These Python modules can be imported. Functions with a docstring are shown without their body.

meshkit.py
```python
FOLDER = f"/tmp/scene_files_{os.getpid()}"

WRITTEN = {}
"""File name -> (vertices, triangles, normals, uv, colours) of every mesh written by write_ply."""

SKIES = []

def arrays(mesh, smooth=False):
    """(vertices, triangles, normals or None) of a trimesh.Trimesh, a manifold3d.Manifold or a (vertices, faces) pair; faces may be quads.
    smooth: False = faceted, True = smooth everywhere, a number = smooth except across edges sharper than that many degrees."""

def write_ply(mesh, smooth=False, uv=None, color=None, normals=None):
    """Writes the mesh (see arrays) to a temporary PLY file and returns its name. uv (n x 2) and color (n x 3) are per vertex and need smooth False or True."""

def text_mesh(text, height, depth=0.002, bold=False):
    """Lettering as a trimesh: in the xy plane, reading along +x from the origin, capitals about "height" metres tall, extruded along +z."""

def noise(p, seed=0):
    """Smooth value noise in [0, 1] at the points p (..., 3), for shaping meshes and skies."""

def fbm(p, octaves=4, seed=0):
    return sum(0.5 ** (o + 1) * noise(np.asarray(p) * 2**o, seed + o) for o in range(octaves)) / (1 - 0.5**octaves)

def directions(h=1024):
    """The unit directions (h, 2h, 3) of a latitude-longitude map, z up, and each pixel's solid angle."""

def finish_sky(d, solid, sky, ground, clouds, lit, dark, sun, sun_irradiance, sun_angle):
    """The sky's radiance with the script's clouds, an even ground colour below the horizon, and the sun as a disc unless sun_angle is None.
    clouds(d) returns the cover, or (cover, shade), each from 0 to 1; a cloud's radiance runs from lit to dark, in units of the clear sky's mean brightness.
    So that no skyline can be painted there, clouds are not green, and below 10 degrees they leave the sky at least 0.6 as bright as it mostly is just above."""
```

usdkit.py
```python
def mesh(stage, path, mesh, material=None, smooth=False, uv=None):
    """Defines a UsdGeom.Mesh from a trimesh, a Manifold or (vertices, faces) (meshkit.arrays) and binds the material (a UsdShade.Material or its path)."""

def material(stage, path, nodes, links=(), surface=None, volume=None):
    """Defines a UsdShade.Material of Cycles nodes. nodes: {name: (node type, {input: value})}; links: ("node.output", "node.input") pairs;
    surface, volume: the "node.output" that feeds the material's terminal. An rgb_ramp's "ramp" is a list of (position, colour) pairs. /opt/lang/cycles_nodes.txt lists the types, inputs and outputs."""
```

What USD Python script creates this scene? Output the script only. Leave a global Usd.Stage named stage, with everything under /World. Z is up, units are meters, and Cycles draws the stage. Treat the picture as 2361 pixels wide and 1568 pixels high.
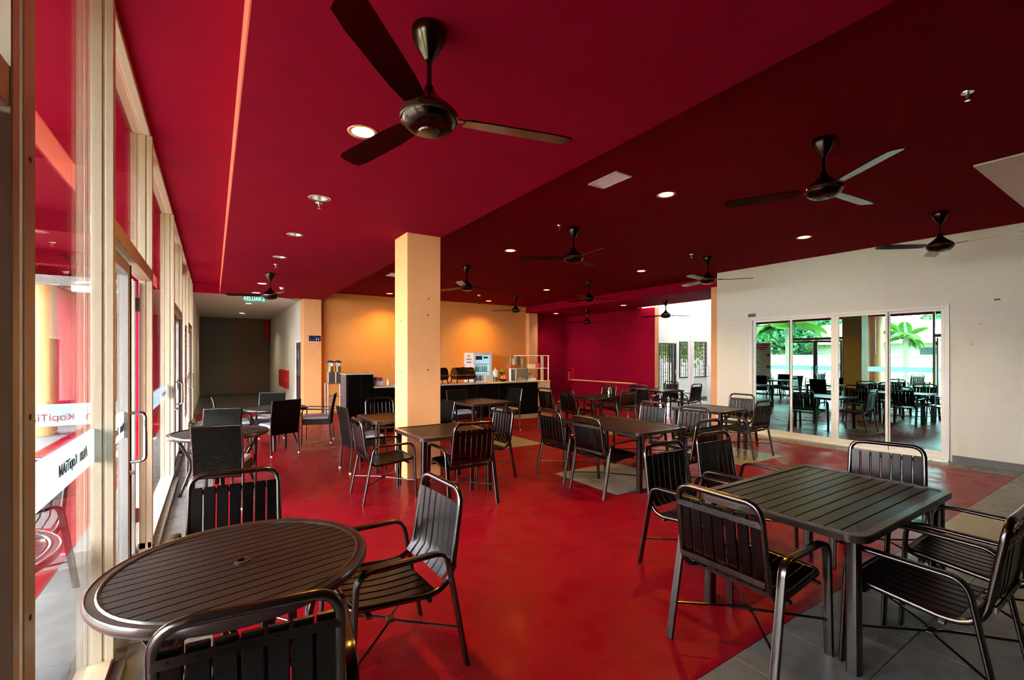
import math, random
import numpy as np, trimesh, shapely
from shapely.geometry import Polygon, Point, box as sbox
from shapely import affinity
import manifold3d as mf
import meshkit, usdkit
from pxr import Usd, UsdGeom, UsdLux, UsdShade, Gf, Sdf, Vt

stage = Usd.Stage.CreateInMemory()
UsdGeom.SetStageUpAxis(stage, 'Z'); UsdGeom.SetStageMetersPerUnit(stage, 1.0)
UsdGeom.Xform.Define(stage, '/World')
R = random.Random(7)
PI = math.pi

# ------------------------------------------------------------------ camera, sky, sun, exposure
YAW, EYE = 0.580189, (0.0, 0.0, 1.55)
cam = UsdGeom.Camera.Define(stage, '/World/camera')
cs, sn = math.cos(YAW), math.sin(YAW)
cam.AddTransformOp().Set(Gf.Matrix4d(cs, -sn, 0, 0, 0, 0, 1, 0, -sn, -cs, 0, 0, EYE[0], EYE[1], EYE[2], 1))
cam.CreateFocalLengthAttr(16.0); cam.CreateHorizontalApertureAttr(16.0 * 2361 / 1050.67)
cam.CreateVerticalApertureOffsetAttr(16.0 * 37.9 / 1050.67)
cam.CreateClippingRangeAttr(Gf.Vec2f(0.05, 500.0))
cam.CreateExposureAttr(1.32)
sky = UsdLux.DomeLight.Define(stage, '/World/sky')
sky.CreateIntensityAttr(5.0); sky.CreateColorAttr(Gf.Vec3f(0.93, 0.97, 1.0))
sun = UsdLux.DistantLight.Define(stage, '/World/sun')
sun.CreateIntensityAttr(4.0); sun.CreateAngleAttr(0.6); sun.CreateColorAttr(Gf.Vec3f(1.0, 0.95, 0.86))
sun.AddRotateXYZOp().Set(Gf.Vec3f(-24, 22, 0))          # high, from behind the building: no direct sun falls into the room

# ------------------------------------------------------------------ helpers
used = {}
def numbered(path):
    n = used.get(path, 0); used[path] = n + 1
    return path if n == 0 else '%s_%03d' % (path, n)
def keys(p, **k):
    for a, b in k.items():
        if b: p.SetCustomDataByKey(a, b)
def thing(name, label=None, cat=None, loc=(0, 0, 0), rz=0.0, group=None, kind=None):
    x = UsdGeom.Xform.Define(stage, numbered('/World/' + name))
    x.AddTranslateOp().Set(Gf.Vec3d(*[float(v) for v in loc])); x.AddRotateZOp().Set(float(rz))
    keys(x.GetPrim(), label=label, category=cat, group=group, kind=kind)
    return x.GetPrim()
def obj(name, mesh, m, parent=None, smooth=35, **k):
    path = numbered((str(parent.GetPath()) if parent else '/World') + '/' + name)
    if isinstance(mesh, list): mesh = trimesh.util.concatenate(mesh)
    p = usdkit.mesh(stage, path, mesh, '/World/Looks/' + m, smooth=smooth).GetPrim()
    keys(p, **k)
    return p
def dup(src, label, loc, rz, group=None):
    was = src.GetCustomData()
    x = UsdGeom.Xform.Define(stage, numbered('/World/' + str(src.GetName()).rstrip('0123456789').rstrip('_')))
    x.GetPrim().GetReferences().AddInternalReference(src.GetPath())
    x.GetPrim().GetAttribute('xformOp:translate').Set(Gf.Vec3d(*[float(v) for v in loc]))
    x.GetPrim().GetAttribute('xformOp:rotateZ').Set(float(rz))
    keys(x.GetPrim(), label=label, category=was['category'], group=group or was.get('group'))
    x.GetPrim().SetInstanceable(True)
    return x.GetPrim()

def bx(x0, y0, z0, x1, y1, z1, b=0.0):
    x0, x1 = sorted((x0, x1)); y0, y1 = sorted((y0, y1)); z0, z1 = sorted((z0, z1))
    if b <= 0:
        m = trimesh.creation.box((x1 - x0, y1 - y0, z1 - z0)); m.apply_translation(((x0 + x1) / 2, (y0 + y1) / 2, (z0 + z1) / 2)); return m
    b = min(b, (x1 - x0) / 2.01, (y1 - y0) / 2.01, (z1 - z0) / 2.01)
    pts = []
    for X, sx in ((x0, 1), (x1, -1)):
        for Y, sy in ((y0, 1), (y1, -1)):
            for Z, sz in ((z0, 1), (z1, -1)):
                pts += [(X, Y + sy * b, Z + sz * b), (X + sx * b, Y, Z + sz * b), (X + sx * b, Y + sy * b, Z)]
    return hull(pts)
def tm(man):
    m = man.to_mesh(); return trimesh.Trimesh(np.array(m.vert_properties[:, :3]), np.array(m.tri_verts), process=False)
def hull(pts): return tm(mf.Manifold.hull_points(np.asarray(pts, np.float64)))
def prism(poly, z0, z1):
    ms = [trimesh.creation.extrude_polygon(g, z1 - z0, engine='earcut') for g in getattr(poly, 'geoms', [poly]) if g.area > 1e-8]
    m = trimesh.util.concatenate(ms); m.apply_translation((0, 0, z0)); return m
def rrect(x0, y0, x1, y1, r, q=6): return sbox(x0 + r, y0 + r, x1 - r, y1 - r).buffer(r, quad_segs=q)
def lathe(prof, n=24, loc=(0, 0, 0)):
    p = np.asarray(prof, float); k = len(p); a = np.arange(n) * 2 * PI / n
    v = np.stack([np.outer(np.cos(a), p[:, 0]), np.outer(np.sin(a), p[:, 0]), np.tile(p[:, 1], (n, 1))], -1).reshape(-1, 3)
    f = []
    for i in range(n):
        j = (i + 1) % n
        for s in range(k - 1):
            f += [(i * k + s, j * k + s, j * k + s + 1), (i * k + s, j * k + s + 1, i * k + s + 1)]
    m = trimesh.Trimesh(v, f, process=False); m.merge_vertices(); m.update_faces(m.nondegenerate_faces()); m.fix_normals(); m.apply_translation(loc); return m
def fillet(pts, rad, seg=6, closed=False):
    pts = [np.asarray(p, float) for p in pts]; n = len(pts); out = []
    for i in range(n):
        if not closed and i in (0, n - 1): out.append(pts[i]); continue
        a, p, c = pts[i - 1], pts[i], pts[(i + 1) % n]
        r = rad[i] if isinstance(rad, (list, tuple)) else rad
        u, w = a - p, c - p; lu, lw = np.linalg.norm(u), np.linalg.norm(w); u /= lu; w /= lw
        th = math.acos(np.clip(u @ w, -1, 1)); d = min(r / math.tan(th / 2), lu * .49, lw * .49)
        A, C = p + u * d, p + w * d
        for s in np.linspace(0, 1, seg + 1):
            out.append((1 - s) ** 2 * A * 1 + 2 * s * (1 - s) * p + s * s * C)
    return np.array(out)
def section(w, h, n=10, ripple=0.0, lobes=4):
    a = np.arange(n) * 2 * PI / n
    c, s = np.cos(a), np.sin(a)
    x = np.sign(c) * np.abs(c) ** .6 * w / 2; y = np.sign(s) * np.abs(s) ** .6 * h / 2
    if ripple: y = y * (1 - ripple * (0.5 + 0.5 * np.cos(x / w * 2 * PI * lobes)))
    return np.stack([x, y], 1)
def sweep(path, sec, b=None, closed=False, cap=True):
    """sec's x runs along b (a fixed side vector) or a carried one."""
    p = np.asarray(path, float); n = len(p)
    t = (np.roll(p, -1, 0) - np.roll(p, 1, 0)) if closed else np.gradient(p, axis=0)
    t /= np.linalg.norm(t, axis=1, keepdims=True) + 1e-12
    B = np.zeros_like(p)
    if b is not None: cur = np.asarray(b, float)
    else: cur = np.cross(t[0], [0, 0, 1.] if abs(t[0][2]) < .9 else [1., 0, 0])
    for i in range(n):
        c = (np.asarray(b, float) if b is not None else cur); c = c - (c @ t[i]) * t[i]; c /= np.linalg.norm(c) + 1e-12; B[i] = c; cur = c
    N = np.cross(t, B); k = len(sec)
    v = (p[:, None] + sec[None, :, :1] * B[:, None] + sec[None, :, 1:] * N[:, None]).reshape(-1, 3)
    f = []
    for i in range(n if closed else n - 1):
        j = (i + 1) % n
        for s in range(k):
            q = (s + 1) % k
            f += [(i * k + s, j * k + s, j * k + q), (i * k + s, j * k + q, i * k + q)]
    if not closed and cap:
        v = np.vstack([v, p[0], p[-1]]); a, z = len(v) - 2, len(v) - 1
        for s in range(k):
            q = (s + 1) % k
            f += [(a, s, q), (z, (n - 1) * k + q, (n - 1) * k + s)]
    m = trimesh.Trimesh(v, f, process=False); m.fix_normals(); return m
def rod(a, b, r, n=8): return sweep([a, b], section2(r, n))
def section2(r, n=8): a = np.arange(n) * 2 * PI / n; return np.stack([np.cos(a) * r, np.sin(a) * r], 1)
def tr(m, x=0, y=0, z=0, rz=0, rx=0, ry=0):
    m = m.copy()
    for ang, ax in ((rx, (1, 0, 0)), (ry, (0, 1, 0)), (rz, (0, 0, 1))):
        if ang: m.apply_transform(trimesh.transformations.rotation_matrix(math.radians(ang), ax))
    m.apply_translation((x, y, z)); return m
def ribbon(pts, x0, x1, th):
    """a bent slat: pts (y, z) along it, from x0 to x1, th thick"""
    p = np.asarray(pts, float); t = np.gradient(p, axis=0); t /= np.linalg.norm(t, axis=1, keepdims=True); nn = np.stack([-t[:, 1], t[:, 0]], 1)
    c = min(.004, th * .4)
    sec = np.array([(x0, -th / 2 + c), (x0 + c, -th / 2), (x1 - c, -th / 2), (x1, -th / 2 + c), (x1, th / 2 - c), (x1 - c, th / 2), (x0 + c, th / 2), (x0, th / 2 - c)])
    v = np.array([[(s[0], q[0] + n_[0] * s[1], q[1] + n_[1] * s[1]) for s in sec] for q, n_ in zip(p, nn)]).reshape(-1, 3)
    k, n = 8, len(p); f = []
    for i in range(n - 1):
        for s in range(k):
            q = (s + 1) % k; f += [(i * k + s, (i + 1) * k + s, (i + 1) * k + q), (i * k + s, (i + 1) * k + q, i * k + q)]
    for s in range(1, k - 1): f += [(0, s, s + 1), ((n - 1) * k, (n - 1) * k + s + 1, (n - 1) * k + s)]
    m = trimesh.Trimesh(v, f, process=False); m.fix_normals(); return m

# ------------------------------------------------------------------ materials
def srgb(r, g, b): return tuple(((c / 255 + .055) / 1.055) ** 2.4 if c > 10 else c / 255 / 12.92 for c in (r, g, b))
def pm(name, col, rough=.5, metal=0., spec=.5, vary=0., scale=6., bump=0., bscale=60., coat=0., coat_rough=.1, trans=0., emit=None, rvary=0., per_object=0.):
    n = {'p': ('principled_bsdf', dict(base_color=col, roughness=rough, metallic=metal, specular_ior_level=spec, coat_weight=coat, coat_roughness=coat_rough, transmission_weight=trans))}
    l = []
    if emit: n['p'][1].update(emission_color=emit[0], emission_strength=emit[1])
    if vary or bump or rvary: n['tc'] = ('texture_coordinate', {})
    if vary:
        n['nz'] = ('noise_texture', dict(scale=scale, detail=5, roughness=.6))
        n['rp'] = ('rgb_ramp', {'ramp': [(.3, tuple(c * (1 - vary) for c in col)), (.7, tuple(min(1, c * (1 + vary)) for c in col))]})
        l += [('tc.object', 'nz.vector'), ('nz.fac', 'rp.fac'), ('rp.color', 'p.base_color')]
    if per_object:
        n['oi'] = ('object_info', {})
        n['orp'] = ('rgb_ramp', {'ramp': [(0, tuple(c * (1 - per_object) for c in col)), (1, tuple(min(1, c * (1 + per_object)) for c in col))]})
        l += [('oi.random', 'orp.fac'), ('orp.color', 'p.base_color')]
    if rvary:
        n['rn'] = ('noise_texture', dict(scale=scale * 1.7, detail=4)); n['rm'] = ('map_range', dict(from_min=.35, from_max=.65, to_min=rough - rvary, to_max=rough + rvary, clamp=True))
        l += [('tc.object', 'rn.vector'), ('rn.fac', 'rm.value'), ('rm.result', 'p.roughness')]
    if bump:
        n['bn'] = ('noise_texture', dict(scale=bscale, detail=4)); n['bp'] = ('bump', dict(strength=bump, distance=.01))
        l += [('tc.object', 'bn.vector'), ('bn.fac', 'bp.height'), ('bp.normal', 'p.normal')]
    return usdkit.material(stage, '/World/Looks/' + name, n, l, surface='p.BSDF')
UsdGeom.Scope.Define(stage, '/World/Looks')
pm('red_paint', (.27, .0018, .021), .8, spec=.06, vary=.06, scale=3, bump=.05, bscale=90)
pm('coral_paint', srgb(236, 110, 92), .7)  # lighter version of the beam red, window light put into the colour
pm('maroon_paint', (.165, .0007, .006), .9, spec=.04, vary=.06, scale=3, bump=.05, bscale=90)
pm('red_floor', (.185, .0009, .0065), .36, vary=.13, scale=2.2, rvary=.1, bump=.03, bscale=25, spec=.1)
pm('orange_paint', srgb(228, 152, 84), .65, vary=.03, bump=.04, bscale=90, spec=.2)
pm('peach_paint', srgb(234, 166, 110), .6, vary=.03, bump=.04, bscale=90)
pm('white_paint', srgb(226, 220, 208), .65, vary=.02, bump=.04, bscale=90)
pm('bright_paint', srgb(238, 240, 234), .6)
pm('brown_paint', srgb(120, 98, 80), .6, vary=.05)
pm('grey_paint', srgb(110, 106, 104), .6, vary=.05)
pm('tile_grey', srgb(100, 98, 95), .3, spec=.3, vary=.08, scale=5, rvary=.06, per_object=0)
pm('tile_light', srgb(140, 132, 118), .25, spec=.3, vary=.06, scale=5)
pm('tile_dark', srgb(70, 66, 62), .3, vary=.1, scale=5)
pm('grout', srgb(80, 76, 72), .8)
pm('metal_brown', (.10, .086, .082), .24, metal=1.)
pm('slat_brown', (.034, .030, .030), .27, metal=1., vary=.15, scale=30)
pm('table_slat', (.011, .006, .0048), .36, spec=.25, vary=.16, scale=14, bump=.05, bscale=200)
pm('table_rim', (.025, .014, .011), .22, spec=.55)
pm('chrome', (.72, .72, .72), .15, metal=1)
pm('steel', (.6, .6, .58), .3, metal=1)
pm('alu_cream', srgb(178, 162, 138), .4, spec=.4)
pm('alu_grey', srgb(150, 146, 144), .4)
pm('alu_white', srgb(235, 233, 230), .35)
pm('rubber', (.012, .012, .012), .6)
pm('black_wood', (.0016, .0012, .001), .45, spec=.08, vary=.3, scale=4)
pm('dark_wood_side', srgb(98, 84, 84), .4, vary=.1)
pm('counter_top', srgb(196, 170, 150), .25, vary=.1, scale=20)
pm('fan_brown', (.05, .034, .028), .2, metal=1.)
pm('fan_metal', srgb(92, 78, 68), .2, metal=.9)
pm('white_plastic', srgb(235, 232, 228), .4)
pm('ring_silver', (.75, .75, .75), .25, metal=.9)
pm('reflector', (.8, .8, .78), .4, metal=.9)
pm('reflector_gold', (.85, .58, .16), .4, metal=.9)  # plain reflector metal tinted with the yellow of the lamp light
pm('bulb_off', srgb(240, 240, 235), .35)
pm('bulb_warm', (1, .8, .4), .4, emit=((1.0, .58, .09), 2000.))
pm('bulb_white', (1, .9, .8), .4, emit=((1.0, .82, .55), 900.))
pm('sign_green', srgb(20, 120, 100), .4, emit=(srgb(20, 130, 105), .25))
pm('sign_white', srgb(220, 245, 240), .4, emit=((.75, .95, .9), .45))
pm('sign_navy', srgb(14, 14, 70), .35)
pm('sign_purple', srgb(70, 60, 95), .4)
pm('print_white', srgb(236, 236, 236), .5)
pm('print_grey', srgb(120, 122, 128), .5)
pm('print_ink', srgb(44, 52, 66), .5)
pm('print_red', srgb(170, 24, 44), .5)
pm('print_pink', srgb(205, 80, 130), .5)
pm('fire_red', srgb(190, 8, 16), .4)
usdkit.material(stage, '/World/Looks/decal_white', {'d': ('diffuse_bsdf', {'color': srgb(226, 240, 246)}), 't': ('translucent_bsdf', {'color': srgb(226, 240, 246)}), 'm': ('mix_closure', {'fac': .6})}, [('d.BSDF', 'm.closure1'), ('t.BSDF', 'm.closure2')], surface='m.closure')
pm('wicker', (.004, .003, .003), .4, spec=.55, vary=.25, scale=40)
pm('cushion', srgb(176, 174, 180), .8)
pm('plastic_blue', srgb(24, 30, 110), .3)
pm('amber_drink', srgb(205, 160, 70), .2, trans=.5)
pm('orange_drink', srgb(235, 110, 10), .2)
pm('fridge_white', srgb(228, 228, 228), .35)
pm('fridge_inside', srgb(210, 235, 240), .5, emit=((.6, .9, 1.0), .22))
pm('orange_skin', srgb(240, 170, 50), .5)
pm('apple_green', srgb(150, 170, 40), .4)
pm('leaf_drink', srgb(90, 130, 30), .3)
pm('wood_bowl', srgb(70, 34, 20), .4)
pm('paper', srgb(226, 214, 194), .7)
pm('pink_box', srgb(214, 30, 120), .5)
pm('bottle_red', srgb(150, 40, 40), .35); pm('bottle_cyan', srgb(140, 215, 225), .3); pm('bottle_white', srgb(240, 240, 240), .35); pm('bottle_dark', srgb(40, 36, 50), .35)
pm('door_dark', srgb(70, 66, 76), .45); pm('door_red', srgb(90, 30, 34), .5)
pm('grille_grey', srgb(40, 41, 43), .5)
pm('terrace_tile', srgb(104, 106, 108), .5, vary=.1, scale=3)
pm('terrace_wall', srgb(176, 166, 154), .7)
pm('roof_tile', srgb(170, 134, 122), .7, vary=.1, scale=8)
pm('leaf_palm', srgb(84, 128, 34), .5); pm('leaf_tree', srgb(44, 92, 46), .6, vary=.25, scale=2); pm('leaf_fresh', srgb(96, 140, 40), .6, vary=.2, scale=2)
pm('bark', srgb(130, 112, 92), .8, vary=.2, scale=12)
pm('grass', srgb(120, 150, 60), .9, vary=.2, scale=3)
pm('concrete_dark', srgb(74, 66, 62), .6)
def pane(name, f0, tint, gloss=(1, 1, 1), extra=0.):
    n = {'lw': ('layer_weight', {'blend': .5}), 'pw': ('math', {'math_type': 'power', 'value2': 5.0}), 'mr': ('map_range', dict(from_min=0, from_max=1, to_min=f0, to_max=1.0)),
         't': ('transparent_bsdf', {'color': tint}), 'g': ('glossy_bsdf', {'color': gloss, 'roughness': .0}), 'm': ('mix_closure', {})}
    usdkit.material(stage, '/World/Looks/' + name, n, [('lw.facing', 'pw.value1'), ('pw.value', 'mr.value'), ('mr.result', 'm.fac'), ('t.BSDF', 'm.closure1'), ('g.BSDF', 'm.closure2')], surface='m.closure')
pane('glass', .035, (.93, .95, .95))
pane('mirror_glass', .5, (.16, .24, .24), (.46, .95, .88))
pane('clear_plastic', .07, (.90, .92, .92))
# woven wicker: an in-and-out relief
usdkit.material(stage, '/World/Looks/weave', {
    'tc': ('texture_coordinate', {}), 'mp': ('mapping', {'mapping_type': 'point', 'rotation': (PI / 2, 0, 0)}),
    'br': ('brick_texture', dict(scale=1.0, brick_width=.034, row_height=.021, mortar_size=.004, mortar_smooth=.4, color1=(.008, .006, .0055), color2=(.003, .0024, .002), mortar=(.0006, .0005, .0005))),
    'bp': ('bump', dict(strength=.6, distance=.004)), 'p': ('principled_bsdf', dict(roughness=.4, specular_ior_level=.05))},
    [('tc.object', 'mp.vector'), ('mp.vector', 'br.vector'), ('br.color', 'p.base_color'), ('br.fac', 'bp.height'), ('bp.normal', 'p.normal')], surface='p.BSDF')

def structure(name, mesh=None, m=None, **k):
    if mesh is None: return thing(name, kind='structure', **k)
    return obj(name, mesh, m, kind='structure', **k)

# ------------------------------------------------------------------ floor
XL, XR, YB = -.478, 9.06, 13.5
fl = structure('floor', label='red painted floor with grey border tiles and light tile squares', cat='floor')
obj('screed', [bx(-.6, -4, -.1, 17.6, 22, 0)], 'grout', fl)
patches = [(3.765, 3.61), (3.765, 6.46), (3.765, 9.31), (6.27, 3.61), (6.27, 6.46), (6.27, 9.31)]
red = sbox(0.0, 1.34, 8.61, 13.05)
red = red.union(sbox(8.6, 5.95, 11.55, 13.85)).union(sbox(-.4, 13.3, 2.0, 14.9))
for px_, py_ in patches: red = red.difference(sbox(px_, py_, px_ + 1.13, py_ + 1.13))
obj('red_surface', prism(red, -.02, .004), 'red_floor', fl, smooth=False)
def tile(x0, y0, x1, y1, m): obj('tile', bx(x0 + .0025, y0 + .0025, -.01, x1 - .0025, y1 - .0025, .0045, .0012), m, fl, smooth=False)
for px_, py_ in patches:
    for i in (0, 1):
        for j in (0, 1): tile(px_ + i * .565, py_ + j * .565, px_ + (i + 1) * .565, py_ + (j + 1) * .565, 'tile_light')
T = .455
for j in range(7):
    for i in range(18):
        x0, y1 = .87 + i * T, 1.34 - j * T
        light = (j in (0, 1) and i in (10, 11)) or (j == 3 and i % 3 == 0)
        dark = (j == 0 and i in (13, 14)) or (j == 1 and i in (8, 15)) or (j == 2 and i in (4, 5, 12))
        tile(x0, y1 - T, x0 + T, y1, 'tile_light' if light else 'tile_dark' if dark else 'tile_grey')
for j in range(10): tile(8.61, 1.34 + j * T, 9.065, 1.34 + (j + 1) * T, 'tile_light' if j in (3, 8) else 'tile_grey')
for j in range(26): tile(-.38, 1.34 + j * T, 0.0, 1.34 + (j + 1) * T, 'tile_grey')
obj('corridor_field', bx(-.45, 14.9, -.05, 2.02, 21.9, .004), 'tile_dark', fl)
obj('tile_field', [bx(-.6, -3.9, -.05, .868, 1.335, .0045), bx(.87, -3.9, -.05, 9.06, 1.335 - 7 * T, .0045), bx(0, 13.055, -.05, 9.9, 13.3, .0045), bx(11.56, 5.95, -.05, 17.5, 13.9, .0045), bx(8.615, 5.9, -.05, 8.63, 5.95, .0045)], 'tile_grey', fl)

# ------------------------------------------------------------------ ceiling
ce = structure('ceiling', label='deep red ceiling with lower beams', cat='ceiling')
LAMPS = [(.866, 3.2), (.87, 4.77), (.87, 6.36), (.87, 7.93), (.87, 11.02), (.87, 12.69), (4.19, 3.28), (4.2, 6.46), (4.2, 12.77), (7.42, 3.32), (7.5, 6.5), (7.5, 9.75), (7.43, 12.71), (10.4, 9.7), (10.36, 12.9), (.87, 15.6), (.87, 19.2)]
def slab(poly, z0, z1):
    for x, y in LAMPS: poly = poly.difference(Point(x, y).buffer(.078, quad_segs=8))
    return prism(poly, z0, z1)
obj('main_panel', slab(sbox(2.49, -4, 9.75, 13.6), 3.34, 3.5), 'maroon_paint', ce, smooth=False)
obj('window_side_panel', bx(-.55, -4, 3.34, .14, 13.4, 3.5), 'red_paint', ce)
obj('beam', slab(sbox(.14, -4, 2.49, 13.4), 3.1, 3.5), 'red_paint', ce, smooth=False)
obj('rear_beam', slab(Polygon([(9.45, 5.8), (11.3, 5.8), (11.3, 10.0), (11.62, 10.05), (11.62, 13.95), (9.45, 13.95)]), 3.1, 3.5), 'red_paint', ce, smooth=False)
obj('white_panel', bx(5.95, -3.9, 3.325, 9.06, 1.2, 3.345), 'white_paint', ce, label='white rectangular ceiling panel beside the right wall')
obj('end_fascia', bx(-.6, 13.29, 3.1, .14, 13.4, 3.4), 'red_paint', ce)
obj('beam_edge', bx(.132, -4, 3.1, .14, 13.29, 3.34), 'coral_paint', ce, label='window-side beam face with window light painted on in coral')  # beam side coloured brighter, as if the windows lit it
obj('corridor_panel', slab(sbox(-.6, 13.4, 2.6, 22), 3.12, 3.3), 'white_paint', ce, smooth=False)
obj('annex_panel', bx(11.3, 5.8, 3.75, 17.6, 13.95, 3.9), 'bright_paint', ce)

# ------------------------------------------------------------------ walls
wr = structure('wall_right', label='cream white wall holding the wide sliding glass doors', cat='wall')
D0, D1, DH = 2.075, 5.06, 2.315
obj('wall_panel', [bx(XR, -4, 0, 9.3, D0, 3.4), bx(XR, D1, 0, 9.3, 5.78, 3.4), bx(XR, D0, DH, 9.3, D1, 3.4)], 'white_paint', wr)
obj('screw_hole', [bx(9.052, 1.56, 2.33, 9.061, 1.62, 2.345)], 'rubber', wr)
for yy, zz in ((1.75, 2.0), (1.84, 1.72), (5.38, 2.2)): obj('screw_hole', bx(9.056, yy, zz, 9.061, yy + .012, zz + .012), 'rubber', wr)
structure('baseboard_right', [bx(9.04, -4, 0, XR, D0 - .03, .105, .004), bx(9.04, D1 + .03, 0, XR, 5.78, .105, .004)], 'tile_grey', label='grey tiled skirting along the right wall', category='baseboard')
structure('wall_dark_room', [bx(13.0, .9, 0, 13.1, 5.9, 3.4), bx(9.3, .8, 0, 13.1, .9, 3.4), bx(9.3, 5.8, 0, 13.15, 5.9, 3.75), bx(9.3, .9, 3.0, 13.1, 5.8, 3.1)], 'grey_paint')
structure('wall_back', bx(2.4, YB, 0, 9.9, 13.7, 3.4), 'orange_paint', label='peach back wall washed by warm downlights behind the buffet', category='wall')
structure('wall_behind_camera', [bx(-.6, -4.1, 0, 9.3, -4, 3.5)], 'maroon_paint')
structure('wall_left', bx(-.6, -4, 0, -.42, .5, 3.5), 'brown_paint')
structure('wall_corridor', bx(-.6, 13.3, 0, -.45, 22, 3.2), 'white_paint', label='left white wall of the dim corridor past the exit sign', category='wall')
structure('wall_corridor', [bx(2.02, 14.5, 0, 2.3, 22, 3.2), bx(2.02, 13.75, 1.96, 2.3, 14.5, 3.2), bx(2.1, 13.75, 0, 2.3, 14.5, 1.96)], 'white_paint', label='right white wall of the dim corridor with the hose reel cabinet', category='wall')
structure('wall_corridor_end', [bx(.55, 21.9, 0, 2.4, 22.05, 3.2)], 'brown_paint', label='dark brown end wall of the corridor', category='wall')
structure('wall_corridor_end', [bx(-.6, 21.9, 0, .55, 22.05, 3.2)], 'grey_paint', label='grey half of the corridor end wall', category='wall')
structure('wall_red', [bx(11.6, 9.5, 0, 11.75, 13.95, 3.1)], 'red_paint', label='bright red side wall of the rear dining area', category='wall')
structure('wall_red_back', [bx(9.8, 13.85, 0, 11.6, 14.0, 3.2)], 'red_paint', label='shaded red end wall beside the buffet pillar', category='wall')
structure('trim_1', bx(11.59, 9.49, 0, 11.76, 9.505, 3.1), 'peach_paint', label='peach end edge of the red wall', category='trim')
def col(x0, y0, x1, y1, z1, label):
    c = structure('column', label=label, cat='column'); obj('shaft', bx(x0, y0, 0, x1, y1, z1, .006), 'peach_paint', c); return c
c1 = col(2.02, 5.47, 2.475, 5.925, 3.11, 'square peach column standing in the middle of the tables')
for zz, xx in ((2.28, 2.30), (2.07, 2.29), (1.37, 2.29)): obj('screw_hole', bx(xx, 5.466, zz, xx + .014, 5.475, zz + .018), 'rubber', c1)
for zz in (2.0, 1.35): obj('screw_hole', bx(2.015, 5.68, zz, 2.025, 5.69, zz + .01), 'rubber', c1)
col(2.02, 13.3, 2.48, 13.76, 3.11, 'square peach column at the corridor corner bearing the navy sign')
col(9.45, 13.3, 9.83, 13.9, 3.11, 'square peach column at the right end of the buffet')
col(9.42, 5.7, 9.8, 6.16, 3.11, 'peach column behind the end of the cream right wall')

# ------------------------------------------------------------------ glass wall on the left
def post(p, y, z0, z1, w=.05):            # a post of the glass wall: two pieces with a groove between
    obj('post', [bx(-.49, y, z0, -.447, y + w, z1, .003), bx(-.447, y + .006, z0, -.437, y + w - .006, z1), bx(-.437, y, z0, -.405, y + w, z1, .003)], 'alu_cream', p)
def lettering(h): return meshkit.text_mesh('Atan', h, .0015, bold=True), meshkit.text_mesh('KopiTiAM', h * .92, .0015)
def decal(parent, y0, y1, z0, z1, ink, ink2, centre=True):
    """a white film band on the glass; its words read from outside, so from the room they are reversed"""
    obj('decal_band', bx(-.4795, y0, z0, -.4765, y1, z1), 'decal_white', parent)
    a, b = lettering(.047); wa = a.bounds[1][0]; wb = b.bounds[1][0]
    s0 = y1 - .15
    for t, off, mm in ((a, 0, ink), (b, wa + .045, ink2)):
        for x in (-.4757, -.4817):
            v = t.copy(); V = np.array(v.vertices)
            nv = np.stack([x + V[:, 2], s0 - off - V[:, 0], z0 + .058 + V[:, 1]], 1)
            obj('lettering', trimesh.Trimesh(nv, v.faces, process=False), mm, parent, smooth=False)
zt = 2.15
def pane_box(p, y0, y1, z0, z1): obj('glass_pane', bx(-.482, y0, z0, -.474, y1, z1), 'glass', p)
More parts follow.
